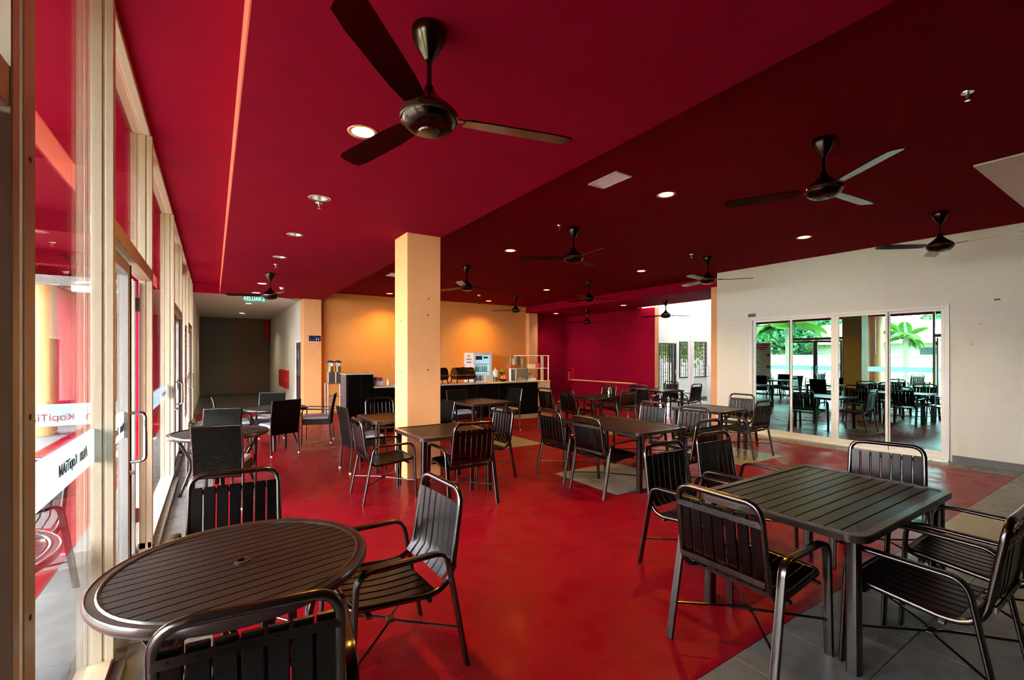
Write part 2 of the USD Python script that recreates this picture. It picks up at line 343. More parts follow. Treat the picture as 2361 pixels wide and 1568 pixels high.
def rail(p, y0, y1, z, h=.05):
    hd = z > 3
    obj('rail', bx(-.47 if hd else -.50, y0, z + .03 * hd, -.418 if hd else -.41, y1, z + h, .003), 'alu_cream', p)
w1 = structure('window_1', label='glass wall panel nearest the camera with white lettered band', cat='window')
post(w1, 1.58, 0, 3.3); post(w1, 1.66, 0, 3.3, .09); post(w1, 2.92, 0, 3.3)
pane_box(w1, 1.75, 2.92, .07, 3.31); rail(w1, 1.75, 2.92, .03, .05); rail(w1, .6, 2.97, 3.27, .07); decal(w1, 1.75, 2.92, 1.045, 1.205, 'print_ink', 'print_ink')
for zz in (2.07, 1.39, .86): obj('screw_hole', rod((-.4046, 1.705, zz), (-.4035, 1.705, zz), .008), 'rubber', w1)
d0 = structure('door_1', label='dark edge of the glass door frame at the left picture border', cat='door')
rail(d0, .55, 1.58, zt, .1); pane_box(d0, .6, 1.58, zt + .1, 3.31); post(d0, .55, 0, 3.3)
obj('door_leaf', [bx(-.50, .62, .02, -.44, .70, zt - .01, .004), bx(-.50, 1.48, .02, -.44, 1.57, zt - .01, .004), bx(-.50, .70, .02, -.44, 1.48, .12), bx(-.50, .70, zt - .1, -.44, 1.48, zt - .01)], 'alu_cream', d0)
obj('glass_pane', bx(-.474, .70, .12, -.466, 1.48, zt - .1), 'glass', d0)
def handle(p, y, z0, z1, x=-.44, s=1):
    obj('handle', sweep(fillet([(x, y, z0), (x + .075 * s, y, z0), (x + .075 * s, y, z1), (x, y, z1)], .035), section2(.011, 8)), 'chrome', p)
def leaf(p, y0, y1, hs, lock=True, band=True, closed=True):
    fr = [bx(-.50, y0, .02, -.445, y0 + .06, zt - .015, .004), bx(-.50, y1 - .06, .02, -.445, y1, zt - .015, .004), bx(-.50, y0 + .06, .02, -.445, y1 - .06, .11), bx(-.50, y0 + .06, zt - .085, -.445, y1 - .06, zt - .015)]
    lf = obj('door_leaf', fr, 'alu_grey', p)
    obj('glass_pane', bx(-.478, y0 + .06, .11, -.470, y1 - .06, zt - .085), 'glass', lf)
    obj('gasket', [bx(-.47, y1 + .002, .02, -.44, y1 + .01, zt - .015)], 'rubber', lf)
    if band:
        obj('decal_band', bx(-.4795, y0 + .06, 1.045, -.4685, y1 - .06, 1.205), 'decal_white', lf)
    handle(p, hs, .88, 1.19)
    obj('lock', bx(-.445, hs - .012, .80, -.415, hs + .012, .825, .004), 'steel', p)
    return lf
d1 = structure('door_2', label='glass double door with one leaf standing open outward', cat='door')
rail(d1, 2.97, 4.6, zt, .09); pane_box(d1, 2.97, 4.6, zt + .09, 3.31); rail(d1, 2.97, 4.6, 3.27, .07)
leaf(d1, 2.985, 3.78, 3.745)
# words on the closed leaf
a, b = lettering(.047)
for t, off in ((a, 0), (b, a.bounds[1][0] + .06)):
    V = np.array(t.vertices)
    for x in (-.4683, -.481): obj('lettering', trimesh.Trimesh(np.stack([x + V[:, 2], 3.72 - off - V[:, 0], 1.09 + V[:, 1]], 1), t.faces, process=False), 'print_ink', d1, smooth=False)
# the open leaf: at right angles to the wall, outside, hinged on the far jamb
ol = obj('open_leaf', [bx(-.56, 4.55, .02, -.505, 4.59, zt - .015, .004), bx(-1.31, 4.55, .02, -1.25, 4.59, zt - .015, .004), bx(-1.25, 4.55, .02, -.56, 4.59, .11), bx(-1.25, 4.55, zt - .085, -.56, 4.59, zt - .015)], 'alu_grey', d1)
obj('glass_pane', bx(-1.25, 4.566, .11, -.56, 4.574, zt - .085), 'glass', ol)
obj('decal_band', bx(-1.25, 4.5655, 1.045, -.56, 4.5745, 1.205), 'decal_white', ol)
a, b = lettering(.052)
for t, off in ((a, 0), (b, a.bounds[1][0] + .06)):
    V = np.array(t.vertices)
    for yy in (4.5645, 4.5745): obj('lettering', trimesh.Trimesh(np.stack([-.64 - off - V[:, 0], yy + V[:, 2] * .6, 1.085 + V[:, 1]], 1), t.faces, process=False), 'print_red', ol, smooth=False)
obj('door_closer', [bx(-.86, 4.50, 2.02, -.66, 4.55, 2.07, .006), rod((-.84, 4.52, 2.085), (-.50, 4.40, 2.12), .008)], 'white_plastic', d1)
for zz in (.25, 1.9): obj('hinge', rod((-.50, 4.6, zz), (-.50, 4.6, zz + .11), .013), 'steel', d1)
w2 = structure('window_2', label='glass wall panel between the two glass doors, low lettered band', cat='window')
post(w2, 4.6, 0, 3.3); post(w2, 7.0, 0, 3.3)
pane_box(w2, 4.65, 6.1, .07, 3.31); pane_box(w2, 6.105, 7.0, .07, 3.31); rail(w2, 4.6, 7.05, .03, .05); rail(w2, 4.6, 7.05, 3.27, .07); decal(w2, 4.66, 6.99, 1.045, 1.205, 'print_ink', 'print_ink')
d2 = structure('door_3', label='second glass double door farther along the glass wall', cat='door')
rail(d2, 7.05, 8.8, zt, .09); pane_box(d2, 7.05, 8.8, zt + .09, 3.31); rail(d2, 7.05, 8.8, 3.27, .07)
leaf(d2, 7.07, 7.92, 7.87); leaf(d2, 7.935, 8.785, 8.0)
w3 = structure('window_3', label='glass wall panel carrying the tall menu banner', cat='window')
post(w3, 8.8, 0, 3.3); post(w3, 10.85, 0, 3.3); pane_box(w3, 8.85, 10.85, .07, 3.31); rail(w3, 8.8, 10.9, .03, .05); rail(w3, 8.8, 10.9, 3.27, .07); decal(w3, 8.86, 10.84, 1.045, 1.205, 'print_ink', 'print_ink')
d3 = structure('door_4', label='farthest glass double door beside the corridor', cat='door')
rail(d3, 10.9, 12.6, zt, .09); pane_box(d3, 10.9, 12.6, zt + .09, 3.31); rail(d3, 10.9, 12.6, 3.27, .07)
leaf(d3, 10.92, 11.74, 11.7); leaf(d3, 11.755, 12.58, 11.8)
w4 = structure('window_4', label='last narrow glass panel at the corridor corner', cat='window')
post(w4, 12.6, 0, 3.3); post(w4, 13.25, 0, 3.3); pane_box(w4, 12.65, 13.25, .07, 3.31); rail(w4, 12.6, 13.3, .03, .05); rail(w4, 12.6, 13.3, 3.27, .07)
structure('trim_2', [bx(-.6, 4.62, 0, -.36, 7.03, .05, .004), bx(-.6, 8.82, 0, -.36, 10.88, .05, .004), bx(-.6, 1.6, 0, -.36, 2.95, .05, .004), bx(-.6, 12.62, 0, -.36, 13.3, .05, .004)], 'tile_grey', label='grey tiled kerb under the glass wall', category='kerb')
structure('trim_3', [bx(-.55, 13.3, 0, -.40, 13.38, 3.1, .003)], 'alu_white')

# menu banner hanging inside the glass
bn = thing('menu_banner', 'tall white menu banner with pink heading hung on the far glass', 'banner', (-.41, 9.55, 0))
obj('sheet', bx(-.003, 0, .52, .003, .75, 2.08), 'print_white', bn)
obj('heading', [bx(.003, .06, 1.98, .0045, .69, 2.04), bx(.003, .12, 1.88, .0045, .63, 1.94), bx(.003, .2, 1.8, .0045, .5, 1.85)], 'print_pink', bn)
obj('text_lines', [bx(.003, .06 + .3 * (k % 2) * .4, 1.72 - k * .07, .0045, .55 - .1 * (k % 3), 1.735 - k * .07) for k in range(16)], 'print_grey', bn)
for k in range(5): obj('dish_picture', tr(lathe([(0, 0), (.06, 0), (.06, .002), (0, .002)], 14), .003, .64 if k % 2 else .1, 1.6 - k * .23, ry=90), 'print_red', bn)
obj('batten', bx(-.008, 0, 2.08, .008, .75, 2.1), 'alu_white', bn); obj('batten', bx(-.008, 0, .5, .008, .75, .52), 'alu_white', bn)

# ------------------------------------------------------------------ sliding doors in the right wall
d5 = structure('door_5', label='white framed four-panel sliding door of cyan mirror glass', cat='sliding door')
fx = XR - .025
obj('frame', [bx(fx, D0, 0, 9.14, D0 + .055, DH, .004), bx(fx, D1 - .055, 0, 9.14, D1, DH, .004), bx(fx, D0 + .055, DH - .05, 9.14, D1 - .055, DH, .004), bx(fx, D0 + .055, 0, 9.14, D1 - .055, .04, .004)], 'alu_white', d5)
ys = [D0 + .055, 2.81, 3.555, 4.29, D1 - .055]
for k in range(4):
    y0, y1 = ys[k], ys[k + 1]; xo = 9.05 if k in (1, 2) else 9.085
    s0, s1 = ((.05, .02), (.035, .06), (.06, .035), (.02, .05))[k]
    sl = obj('sliding_leaf', [bx(xo, y0, .04, xo + .03, y0 + s0, DH - .05, .003), bx(xo, y1 - s1, .04, xo + .03, y1, DH - .05, .003), bx(xo, y0 + s0, .04, xo + .03, y1 - s1, .13), bx(xo, y0 + s0, DH - .085, xo + .03, y1 - s1, DH - .05)], 'alu_white', d5)
    obj('mirror_pane', bx(xo + .012, y0 + s0, .13, xo + .018, y1 - s1, DH - .085), 'mirror_glass', sl)
obj('pull', bx(9.043, 3.575, .92, 9.052, 3.60, 1.16, .003), 'steel', d5)
obj('threshold', bx(8.99, D0, .0045, 9.05, D1, .02, .002), 'steel', d5)
sg = thing('door_sign', 'small purple sign plate on the wall above the sliding door corner', 'sign', (9.055, 5.02, 2.375))
obj('plate', bx(-.006, -.075, -.03, .004, .075, .03, .002), 'sign_purple', sg)
obj('white_print', [bx(-.0075, -.05 + k * .035, -.01, -.006, -.03 + k * .035, .012) for k in range(4)], 'print_grey', sg)

# ------------------------------------------------------------------ annex seen through the opening on the right
WY = 10.0
wa = structure('wall_annex', label='bright white wall of the annex with barred openings', cat='wall')
obj('wall_panel', [bx(11.75, WY, 0, 12.37, WY + .12, 3.75), bx(12.37, WY, 2.01, 13.27, WY + .12, 3.75), bx(13.27, WY, 0, 13.46, WY + .12, 3.75), bx(13.46, WY, 0, 15.0, WY + .12, .8), bx(13.46, WY, 2.07, 15.0, WY + .12, 3.75), bx(15.0, WY, 0, 17.5, WY + .12, 3.75), bx(11.75, 9.5, 3.1, 11.9, WY, 3.75)], 'bright_paint', wa)
structure('baseboard_annex', bx(11.75, WY - .015, 0, 12.35, WY, .1), 'tile_grey')
structure('baseboard_annex', bx(13.3, WY - .015, 0, 17.4, WY, .1), 'tile_grey')
structure('wall_annex_side', [bx(13.15, 5.8, 0, 17.6, 5.9, 3.75), bx(17.5, 5.9, 0, 17.6, 10.12, 3.3)], 'bright_paint')
def grille(name, x0, z0, x1, z1, nx, nz, label, solid=None):
    g = structure(name, label=label, cat='grille' if solid is None else 'gate')
    obj('frame', [bx(x0, WY - .03, z0, x0 + .04, WY + .01, z1), bx(x1 - .04, WY - .03, z0, x1, WY + .01, z1), bx(x0 + .04, WY - .03, z1 - .04, x1 - .04, WY + .01, z1), bx(x0 + .04, WY - .03, z0, x1 - .04, WY + .01, z0 + .04)], 'grille_grey', g)
    for k in range(1, nx): xx = x0 + (x1 - x0) * k / nx; obj('bar', bx(xx - .012, WY - .03, z0 + .04, xx + .012, WY - .006, z1 - .04), 'grille_grey', g)
    for k in range(1, nz): zz = z0 + (z1 - z0) * k / nz; obj('cross_bar', bx(x0 + .04, WY - .04, zz - .010, x1 - .04, WY - .03, zz + .010), 'grille_grey', g)
    return g
grille('window_5', 13.46, .8, 15.0, 2.07, 14, 9, 'barred annex window with green outside, right of the barred gate')
gt = grille('door_6', 12.37, .005, 13.27, 2.0, 8, 16, 'grey barred metal gate in the white annex wall', 1)
obj('lock', bx(13.19, WY - .06, .95, 13.25, WY - .03, 1.1, .004), 'steel', gt)
obj('mesh_panel', [bx(12.9 + k * .05, WY - .002, .05, 12.93 + k * .05, WY + .004, 1.96) for k in range(7)], 'grille_grey', gt)
pt = structure('door_7', label='aluminium framed glass door of the annex partition', cat='door')
PX = 13.2
obj('post', bx(PX - .04, 9.34, 0, PX + .04, 9.44, 3.75, .004), 'alu_white', pt)
obj('post', bx(PX - .04, 5.9, 0, PX + .04, 5.98, 3.75, .004), 'alu_white', pt)
obj('post', bx(PX - .04, 8.5, 0, PX + .04, 8.6, 2.22, .004), 'alu_white', pt)
obj('transom', bx(PX - .04, 5.98, 2.22, PX + .04, 9.34, 2.36, .004), 'alu_white', pt)
obj('upper_board', bx(PX - .015, 5.98, 2.36, PX + .015, 9.34, 3.75), 'bright_paint', pt)
obj('glass_pane', bx(PX - .004, 5.98, .03, PX + .004, 8.5, 2.22), 'glass', pt)
obj('door_leaf', [bx(PX - .02, 8.62, .02, PX + .02, 8.76, 2.18, .004), bx(PX - .02, 9.24, .02, PX + .02, 9.33, 2.18, .004), bx(PX - .02, 8.76, .02, PX + .02, 9.24, .12), bx(PX - .02, 8.76, 2.08, PX + .02, 9.24, 2.18)], 'alu_white', pt)
obj('glass_pane', bx(PX - .004, 8.76, .12, PX + .004, 9.24, 2.08), 'glass', pt)
obj('handle', sweep(fillet([(PX - .02, 8.69, .9), (PX - .1, 8.69, .9), (PX - .1, 8.69, 1.25), (PX - .02, 8.69, 1.25)], .03), section2(.012, 8)), 'chrome', pt)
obj('handle', sweep(fillet([(PX + .02, 8.69, .9), (PX + .1, 8.69, .9), (PX + .1, 8.69, 1.25), (PX + .02, 8.69, 1.25)], .03), section2(.012, 8)), 'chrome', pt)
# ------------------------------------------------------------------ slatted armchair (front towards local +y)
def make_armchair(label, loc, rz):
    t = thing('armchair', label, 'chair', loc, rz, None)
    rs = section(.045, .021, 22, .28, 4)
    for s in (-1, 1):
        pth = fillet([(s * .27, .285, 0), (s * .268, .262, .60), (s * .268, -.175, .592), (s * .275, -.288, 0)], .085, 7)
        obj('side_frame', sweep(pth, rs, b=(1, 0, 0)), 'metal_brown', t, smooth=50)
    J = [(-.232, .27, .425), (-.232, -.215, .372), (-.222, -.288, .862), (.222, -.288, .862), (.232, -.215, .372), (.232, .27, .425)]
    obj('seat_back_frame', sweep(fillet(J, [.05, .15, .085, .085, .15, .05], 7, True), section2(.0155, 10), closed=True), 'metal_brown', t, smooth=60)
    zb = np.linspace(.795, .435, 7); yb = -.278 + (.795 - zb) * .115 + np.clip((.52 - zb) / .085, 0, 1) ** 2 * .05
    ysq = np.linspace(-.135, .272, 6); zs = .398 + (ysq + .135) * .075 - .012 * np.sin((ysq + .135) / .407 * PI)
    w, g = .0565, .0065
    for k in range(7):
        x0 = -.5 * (7 * w + 6 * g) + k * (w + g)
        obj('back_slat', ribbon(np.stack([yb, zb], 1) + [(.004 * abs(k - 3) * .6, 0)], x0, x0 + w, .011), 'slat_brown', t)
    for k in range(7):
        x0 = -.5 * (7 * w + 6 * g) + k * (w + g)
        obj('seat_slat', ribbon(np.stack([ysq, zs], 1), x0, x0 + w, .011), 'slat_brown', t)
    for zz, yy in ((.765, -.285), (.485, -.252)):
        obj('back_rail', [bx(-.226, yy - .004, zz - .014, .226, yy + .003, zz + .014)] + [bx(-.19 + k * .0633 - .004, yy - .008, zz - .004, -.19 + k * .0633 + .004, yy - .004, zz + .004) for k in range(7)], 'metal_brown', t)
    for yy, zz in ((.2, .402), (-.09, .385)):
        obj('seat_rail', bx(-.262, yy - .014, zz - .022, .262, yy + .014, zz - .004, .003), 'metal_brown', t)
    for s in (-1, 1):
        obj('stretcher', sweep(fillet([(s * .268, -.258, .19), (s * .05, -.03, .2), (-s * .05, .045, .2), (-s * .268, .275, .185)], .05, 3), section2(.0065, 7)), 'metal_brown', t)
    obj('stretcher_joint', bx(-.03, -.012, .193, .03, .025, .207, .004), 'metal_brown', t)
    return t
chairs = [
 ('slatted armchair with bright ridged rear legs at the left end of the near right table', 2.385, 1.345, -90),
 ('slatted armchair beyond the near right table, by its far left corner', 2.955, 2.05, 180),
 ('slatted armchair beyond the near right table, second from its left end', 3.70, 2.12, 178),
 ('slatted armchair in the lower right corner beside the front table leg', 2.95, .735, 0),
 ('slatted armchair cut off by the right picture edge, near right table', 3.60, .69, 1),
 ('slatted armchair with pale lit slats at the far end of the near right table', 4.13, 1.31, 104),
 ('farther of two slatted armchairs seen from behind, left of the middle table', 3.80, 4.5, -91),
 ('nearer of two slatted armchairs seen from behind, left of the middle table', 3.785, 3.82, -90),
 ('slatted armchair with lit slats right of the middle table, farther one', 5.2, 4.52, 91),
 ('slatted armchair with dim slats right of the middle table, nearer one', 5.09, 3.76, 90),
 ('dark slatted armchair at the near end of the middle table, back to the camera', 4.40, 3.2, 3),
 ('slatted armchair seen sideways, left of the table before the peach column', 1.585, 5.05, -91),
 ('black-backed slatted armchair on the near side of the table before the peach column', 2.235, 4.39, 0),
 ('slatted armchair with two shining slats right of the peach column', 2.93, 5.1, 91),
 ('brown slatted armchair with lit slats right of the foreground round table', .765, 2.3, 93),
 ('black slatted armchair in the foreground between the camera and the round table', .125, 1.71, -7),
 ('black slatted armchair beyond the foreground round table, red between its slats', .09, 2.87, 176),
 ('brown slatted armchair on the far side of the table behind the peach column', 2.27, 7.13, 180),
 ('dark slatted armchair standing alone in front of the sliding door, back to the camera', 7.0, 3.98, 0),
 ('dark slatted armchair between the right square table and the cream wall', 7.69, 4.6, 90),
 ('black slatted armchair with one bright rear leg, left of the red-lit table', 6.22, 7.78, -90),
 ('black slatted armchair with gleaming top rail, left of the red-lit table', 6.27, 7.12, -90),
 ('pale-slatted armchair beyond the dark red-lit table in front of the red wall', 7.58, 7.78, 90),
 ('black slatted armchair with broad back at the near side of the dark red-lit table', 7.40, 7.02, 0),
 ('black slatted armchair left of the annex table in front of the red wall', 8.87, 7.62, -72),
 ('slatted armchair beyond the annex table, its slat gaps bright against the annex', 10.12, 7.98, 90),
 ('black slatted armchair at the annex table in front of the glass annex door', 9.98, 7.2, 4),
]
ch = None
for lab, x, y, rz in chairs:
    if ch is None: ch = make_armchair(lab, (x, y, .0045), rz)
    else: dup(ch, lab, (x, y, .0045), rz)

# ------------------------------------------------------------------ wicker armchair with a light seat cushion
def make_wicker(label, loc, rz):
    t = thing('wicker_armchair', label, 'chair', loc, rz)
    yb = lambda z: -.205 - .075 * ((z - .33) / .53) ** 1.5
    zz = np.linspace(.33, .86, 8)
    obj('back', ribbon(np.stack([[yb(z) for z in zz], zz], 1), -.215, .215, .028), 'weave', t)
    obj('top_rim', bx(-.218, -.297, .853, .218, -.263, .868, .005), 'metal_brown', t)
    for s in (-1, 1):
        obj('rear_leg', sweep([(s * .215, -.235, 0), (s * .215, -.21, .33), (s * .215, yb(.6), .6), (s * .215, yb(.86) - .002, .866)], section2(.0125, 8)), 'metal_brown', t)
        obj('foot_cap', lathe([(0, 0), (.016, 0), (.016, .02), (0, .02)], 10, (s * .215, -.235, 0)), 'white_plastic', t)
        obj('front_leg', sweep(fillet([(s * .235, .245, 0), (s * .235, .235, .62), (s * .225, -.24, .60)], .06, 6), section(.032, .02, 10), b=(1, 0, 0)), 'metal_brown', t)
    obj('seat', bx(-.215, -.22, .335, .215, .245, .425, .01), 'wicker', t)
    obj('cushion', bx(-.205, -.2, .425, .205, .24, .475, .018), 'cushion', t, label='light grey seat cushion')
    return t
wick = [
 ('dark wicker armchair, woven back to the camera, before the second round table', .1, 5.62, -15),
 ('wicker armchair with pale woven back beyond the second round table', .03, 6.82, 164),
 ('black wicker armchair with light cushion on the near side of the third round table', .87, 8.14, 19),
 ('dark wicker armchair beyond the third round table', .84, 9.42, 160),
 ('wicker armchair in profile right of the third round table, near the buffet end', 1.6, 8.86, 72),
 ('wicker armchair left of the third round table, only its bright edge showing', .27, 8.85, -88),
 ('wicker armchair with grey back in profile, left of the peach column', 1.72, 6.39, -86),
 ('wicker armchair with pale lit back just right of the peach column', 2.74, 6.38, 92),
 ('wicker armchair with small lit back in front of the right half of the buffet', 5.13, 8.08, 96),
 ('dark wicker armchair between the buffet and the small square table', 4.13, 8.1, 178),
]
wc = None
for lab, x, y, rz in wick:
    if wc is None: wc = make_wicker(lab, (x, y, .0045), rz)
    else: dup(wc, lab, (x, y, .0045), rz)

# ------------------------------------------------------------------ tables
def make_table(name, label, loc, rz, L, W, n):
    """slatted aluminium table, slats along local x"""
    t = thing(name, label, 'table', loc, rz)
    H = .68; o = rrect(-L / 2, -W / 2, L / 2, W / 2, .085); i = rrect(-L / 2 + .045, -W / 2 + .045, L / 2 - .045, W / 2 - .045, .06)
    obj('rim', [prism(o.difference(i), H - .032, H), prism(o.buffer(-.004).difference(i), H, H + .003)], 'table_rim', t)
    ii = i.buffer(-.003); p = (W - .09) / n
    for k in range(n):
        y0 = -W / 2 + .045 + k * p
        sl = ii.intersection(sbox(-L, y0 + .004, L, y0 + p - .004))
        m = prism(sl, H - .018, H - .003)
        obj('slat', m, 'table_slat', t, smooth=False)
    for sx in (-1, 1):
        obj('support', bx(sx * L * .25 - .02, -W / 2 + .04, H - .035, sx * L * .25 + .02, W / 2 - .04, H - .018), 'table_rim', t)
        for sy in (-1, 1):
            obj('leg', sweep([(sx * (L / 2 - .062), sy * (W / 2 - .062), 0), (sx * (L / 2 - .068), sy * (W / 2 - .068), H - .03)], section(.062, .062, 12)), 'metal_brown', t)
    obj('apron', [bx(-L / 2 + .1, s * (W / 2 - .06) - .008, H - .045, L / 2 - .1, s * (W / 2 - .06) + .008, H - .032) for s in (-1, 1)] + [bx(s * (L / 2 - .06) - .008, -W / 2 + .1, H - .045, s * (L / 2 - .06) + .008, W / 2 - .1, H - .032) for s in (-1, 1)], 'metal_brown', t)
    return t
tb = make_table('long_table', 'large brown slatted rectangular table in the right foreground', (3.27, 1.335, .0045), 0, 1.42, .9, 11)
dup(tb, 'brown slatted rectangular table in the middle of the room, red floor mirrored in its top', (4.42, 4.17, .0045), 90)
sq = make_table('square_table', 'square brown slatted table in front of the peach column', (2.265, 4.95, .0045), 0, .92, .92, 11)
for lab, x, y, rz in (('square brown slatted table half hidden behind the peach column', 2.22, 6.45, 0),
  ('small square table right of the peach column in front of the buffet', 4.27, 7.72, 8),
  ('square slatted table near the cream right wall with pale reflections', 6.98, 4.58, 4),
  ('dark square table glowing red in front of the rear red wall', 6.98, 7.42, 2),
  ('square table in front of the bright annex, farthest on the right', 9.72, 7.82, 4)):
    dup(sq, lab, (x, y, .0045), rz)
def make_round(label, loc, rz):
    t = thing('round_table', label, 'table', loc, rz)
    H, r = .68, .5
    obj('rim', lathe([(r - .048, H - .02), (r - .048, H + .002), (r - .04, H + .005), (r - .034, H - .001), (r - .012, H - .001), (r - .006, H + .003), (r, H - .006), (r + .001, H - .022), (r - .006, H - .034), (r - .03, H - .034)], 64), 'table_rim', t, smooth=40)
    disc = Point(0, 0).buffer(r - .05, quad_segs=20).difference(Point(0, 0).buffer(.024))
    n = 16; p = 2 * (r - .05) / n
    for k in range(n):
        y0 = -r + .05 + k * p
        obj('slat', prism(disc.intersection(sbox(-1, y0 + .0035, 1, y0 + p - .0035)), H - .016, H - .001), 'table_slat', t, smooth=False)
    obj('parasol_collar', lathe([(.020, H - .02), (.020, H + .003), (.033, H + .004), (.033, H - .001), (.026, H - .02)], 20), 'table_rim', t)
    obj('support_ring', lathe([(.36, H - .034), (.36, H - .018), (.40, H - .018), (.40, H - .034), (.36, H - .034)], 32), 'metal_brown', t)
    for k in range(4):
        a = k * PI / 2; c, s = math.cos(a), math.sin(a)
        obj('leg', sweep(fillet([(c * .37, s * .37, 0), (c * .25, s * .25, .34), (c * .40, s * .40, H - .03)], .25, 8), section(.05, .03, 10), b=(-s, c, 0)), 'metal_brown', t)
    for k in (0, 1):
        a = k * PI / 2; c, s = math.cos(a), math.sin(a)
        obj('cross_bar', sweep([(-c * .26, -s * .26, .30), (c * .26, s * .26, .30)], section(.03, .012, 8)), 'metal_brown', t)
    return t
rt = make_round('large round brown slatted table in the left foreground with a parasol hole', (.105, 2.245, .0045), 10)
dup(rt, 'second round slatted table along the glass wall, half hidden by a wicker armchair', (.06, 6.22, .0045), 4)
dup(rt, 'third round slatted table near the corridor, farthest along the glass wall', (.87, 8.68, .0045), -6)

# ------------------------------------------------------------------ ceiling fans
def make_fan(label, loc, rz):
    t = thing('ceiling_fan', label, 'ceiling fan', loc, rz)        # origin at the ceiling, hanging down
    obj('canopy', lathe([(0, 0), (.078, 0), (.082, -.012), (.078, -.05), (.045, -.11), (.02, -.15), (0, -.15)], 24), 'fan_brown', t)
    obj('rod', rod((0, 0, -.13), (0, 0, -.32), .0115, 10), 'fan_brown', t)
    obj('motor', lathe([(0, -.27), (.02, -.272), (.028, -.30), (.07, -.345), (.118, -.385), (.13, -.40), (.132, -.405)], 32), 'fan_brown', t)
    obj('motor_band', lathe([(.132, -.403), (.137, -.408), (.137, -.428), (.132, -.433), (.12, -.41)], 32), 'fan_metal', t)
    obj('motor_bowl', lathe([(.130, -.432), (.122, -.455), (.098, -.476), (.07, -.484), (0, -.486)], 32), 'fan_brown', t)
    obj('bottom_cap', lathe([(.05, -.484), (.046, -.492), (0, -.495)], 24), 'fan_metal', t)
    for k in range(3):
        a = k * 120
        out = Polygon([(.17, -.05), (.30, -.062), (.62, -.068), (.715, -.06), (.735, -.035), (.735, .045), (.70, .062), (.30, .058), (.17, .048)])
        b = tr(tr(prism(out, -.003, .003), rx=11), z=-.418, rz=a)
        bl = obj('blade', b, 'fan_brown', t)
        obj('bracket', [tr(tr(bx(.10, -.022, .003, .25, .022, .009, .002), rx=11), z=-.418, rz=a), tr(tr(bx(.20, -.045, .003, .235, .045, .009, .002), rx=11), z=-.418, rz=a)], 'fan_metal', bl)
    return t
fans = [('big brown ceiling fan in the foreground hanging from the left beam', .855, 2.02, 3.1, -14),
 ('small ceiling fan on the left beam above the exit sign', .885, 9.56, 3.1, 40),
 ('ceiling fan with one cyan-lit blade in the dark upper right ceiling', 4.2, 1.73, 3.34, -4),
 ('ceiling fan right of the peach column, second of the middle row', 4.2, 4.84, 3.34, 26),
 ('ceiling fan just right of the peach column top, third of the middle row', 4.2, 8.05, 3.34, -9),
 ('ceiling fan at the right picture edge in front of the cream wall', 7.55, 1.82, 3.34, 22),
 ('ceiling fan at the left top corner of the cream right wall', 7.43, 4.92, 3.34, -50),
 ('ceiling fan in front of the rear beam, left of the annex', 7.5, 8.09, 3.34, -30),
 ('ceiling fan in front of the peach back wall near its right end', 7.51, 11.26, 3.34, 15),
 ('ceiling fan outlined against the white annex', 10.45, 8.2, 3.1, -20),
 ('ceiling fan barely visible against the rear red wall', 10.3, 11.2, 3.1, 0)]
fn = None
for lab, x, y, z, rz in fans:
    if fn is None: fn = make_fan(lab, (x, y, z), rz)
    else: dup(fn, lab, (x, y, z), rz)

# ------------------------------------------------------------------ recessed downlights
def downlight(label, loc, bulb):
    t = thing('downlight', label, 'downlight', loc)
    obj('ring', lathe([(.075, -.002), (.098, -.006), (.104, -.002), (.104, .0), (.075, .0)], 28), 'ring_silver', t)
    obj('reflector', lathe([(.077, .0), (.072, .05), (.05, .085), (0, .087), (0, .09), (.055, .09), (.0775, .05), (.0775, .0)], 24), 'reflector_gold' if bulb == 'bulb_warm' else 'reflector', t)
    obj('lamp', [lathe([(.0, .048), (.022, .05), (.034, .062), (.036, .085), (0, .085)], 16)], bulb, t)
    return t
proto = {}
def light(label, x, y, z, bulb):
    if bulb not in proto: proto[bulb] = downlight(label, (x, y, z), bulb)
    else: dup(proto[bulb], label, (x, y, z), 0)
light('bright yellow downlight beside the foreground fan on the left beam', .866, 3.2, 3.1, 'bulb_warm')
for lab, y, b in (('unlit downlight second along the left beam, above a sprinkler', 4.77, 'bulb_off'), ('unlit downlight third along the left beam', 6.36, 'bulb_off'), ('unlit downlight fourth along the left beam', 7.93, 'bulb_off'),
   ('lit downlight left of the small fan on the left beam', 11.02, 'bulb_white'), ('lit downlight just above the exit sign', 12.69, 'bulb_white')):
    light(lab, .87, y, 3.1, b)
for lab, x, y, b in (('yellow downlight right of the white ceiling vent', 4.19, 3.28, 'bulb_warm'), ('yellow downlight right of the peach column top', 4.2, 6.46, 'bulb_warm'), ('downlight left of the peach column top washing the back wall', 4.2, 12.77, 'bulb_warm'),
   ('yellow downlight in the dark ceiling near the cream right wall', 7.42, 3.32, 'bulb_warm'), ('yellow downlight left of the fan at the corner of the cream wall', 7.5, 6.5, 'bulb_warm'), ('downlight in the red ceiling above the dark red-lit table', 7.5, 9.75, 'bulb_warm'), ('downlight close to the back wall above the drinks fridge', 7.43, 12.71, 'bulb_warm')):
    light(lab, x, y, 3.34, b)
light('white downlight under the rear beam in front of the annex', 10.4, 9.7, 3.1, 'bulb_white')
light('white downlight under the rear beam beside the buffet pillar', 10.36, 12.9, 3.1, 'bulb_white')
light('small lit downlight in the corridor ceiling below the exit sign', .87, 15.6, 3.12, 'bulb_white')
light('added downlight brightening the deep end of the corridor', .87, 19.2, 3.12, 'bulb_white')  # extra lamp, added to lift the dark corridor end

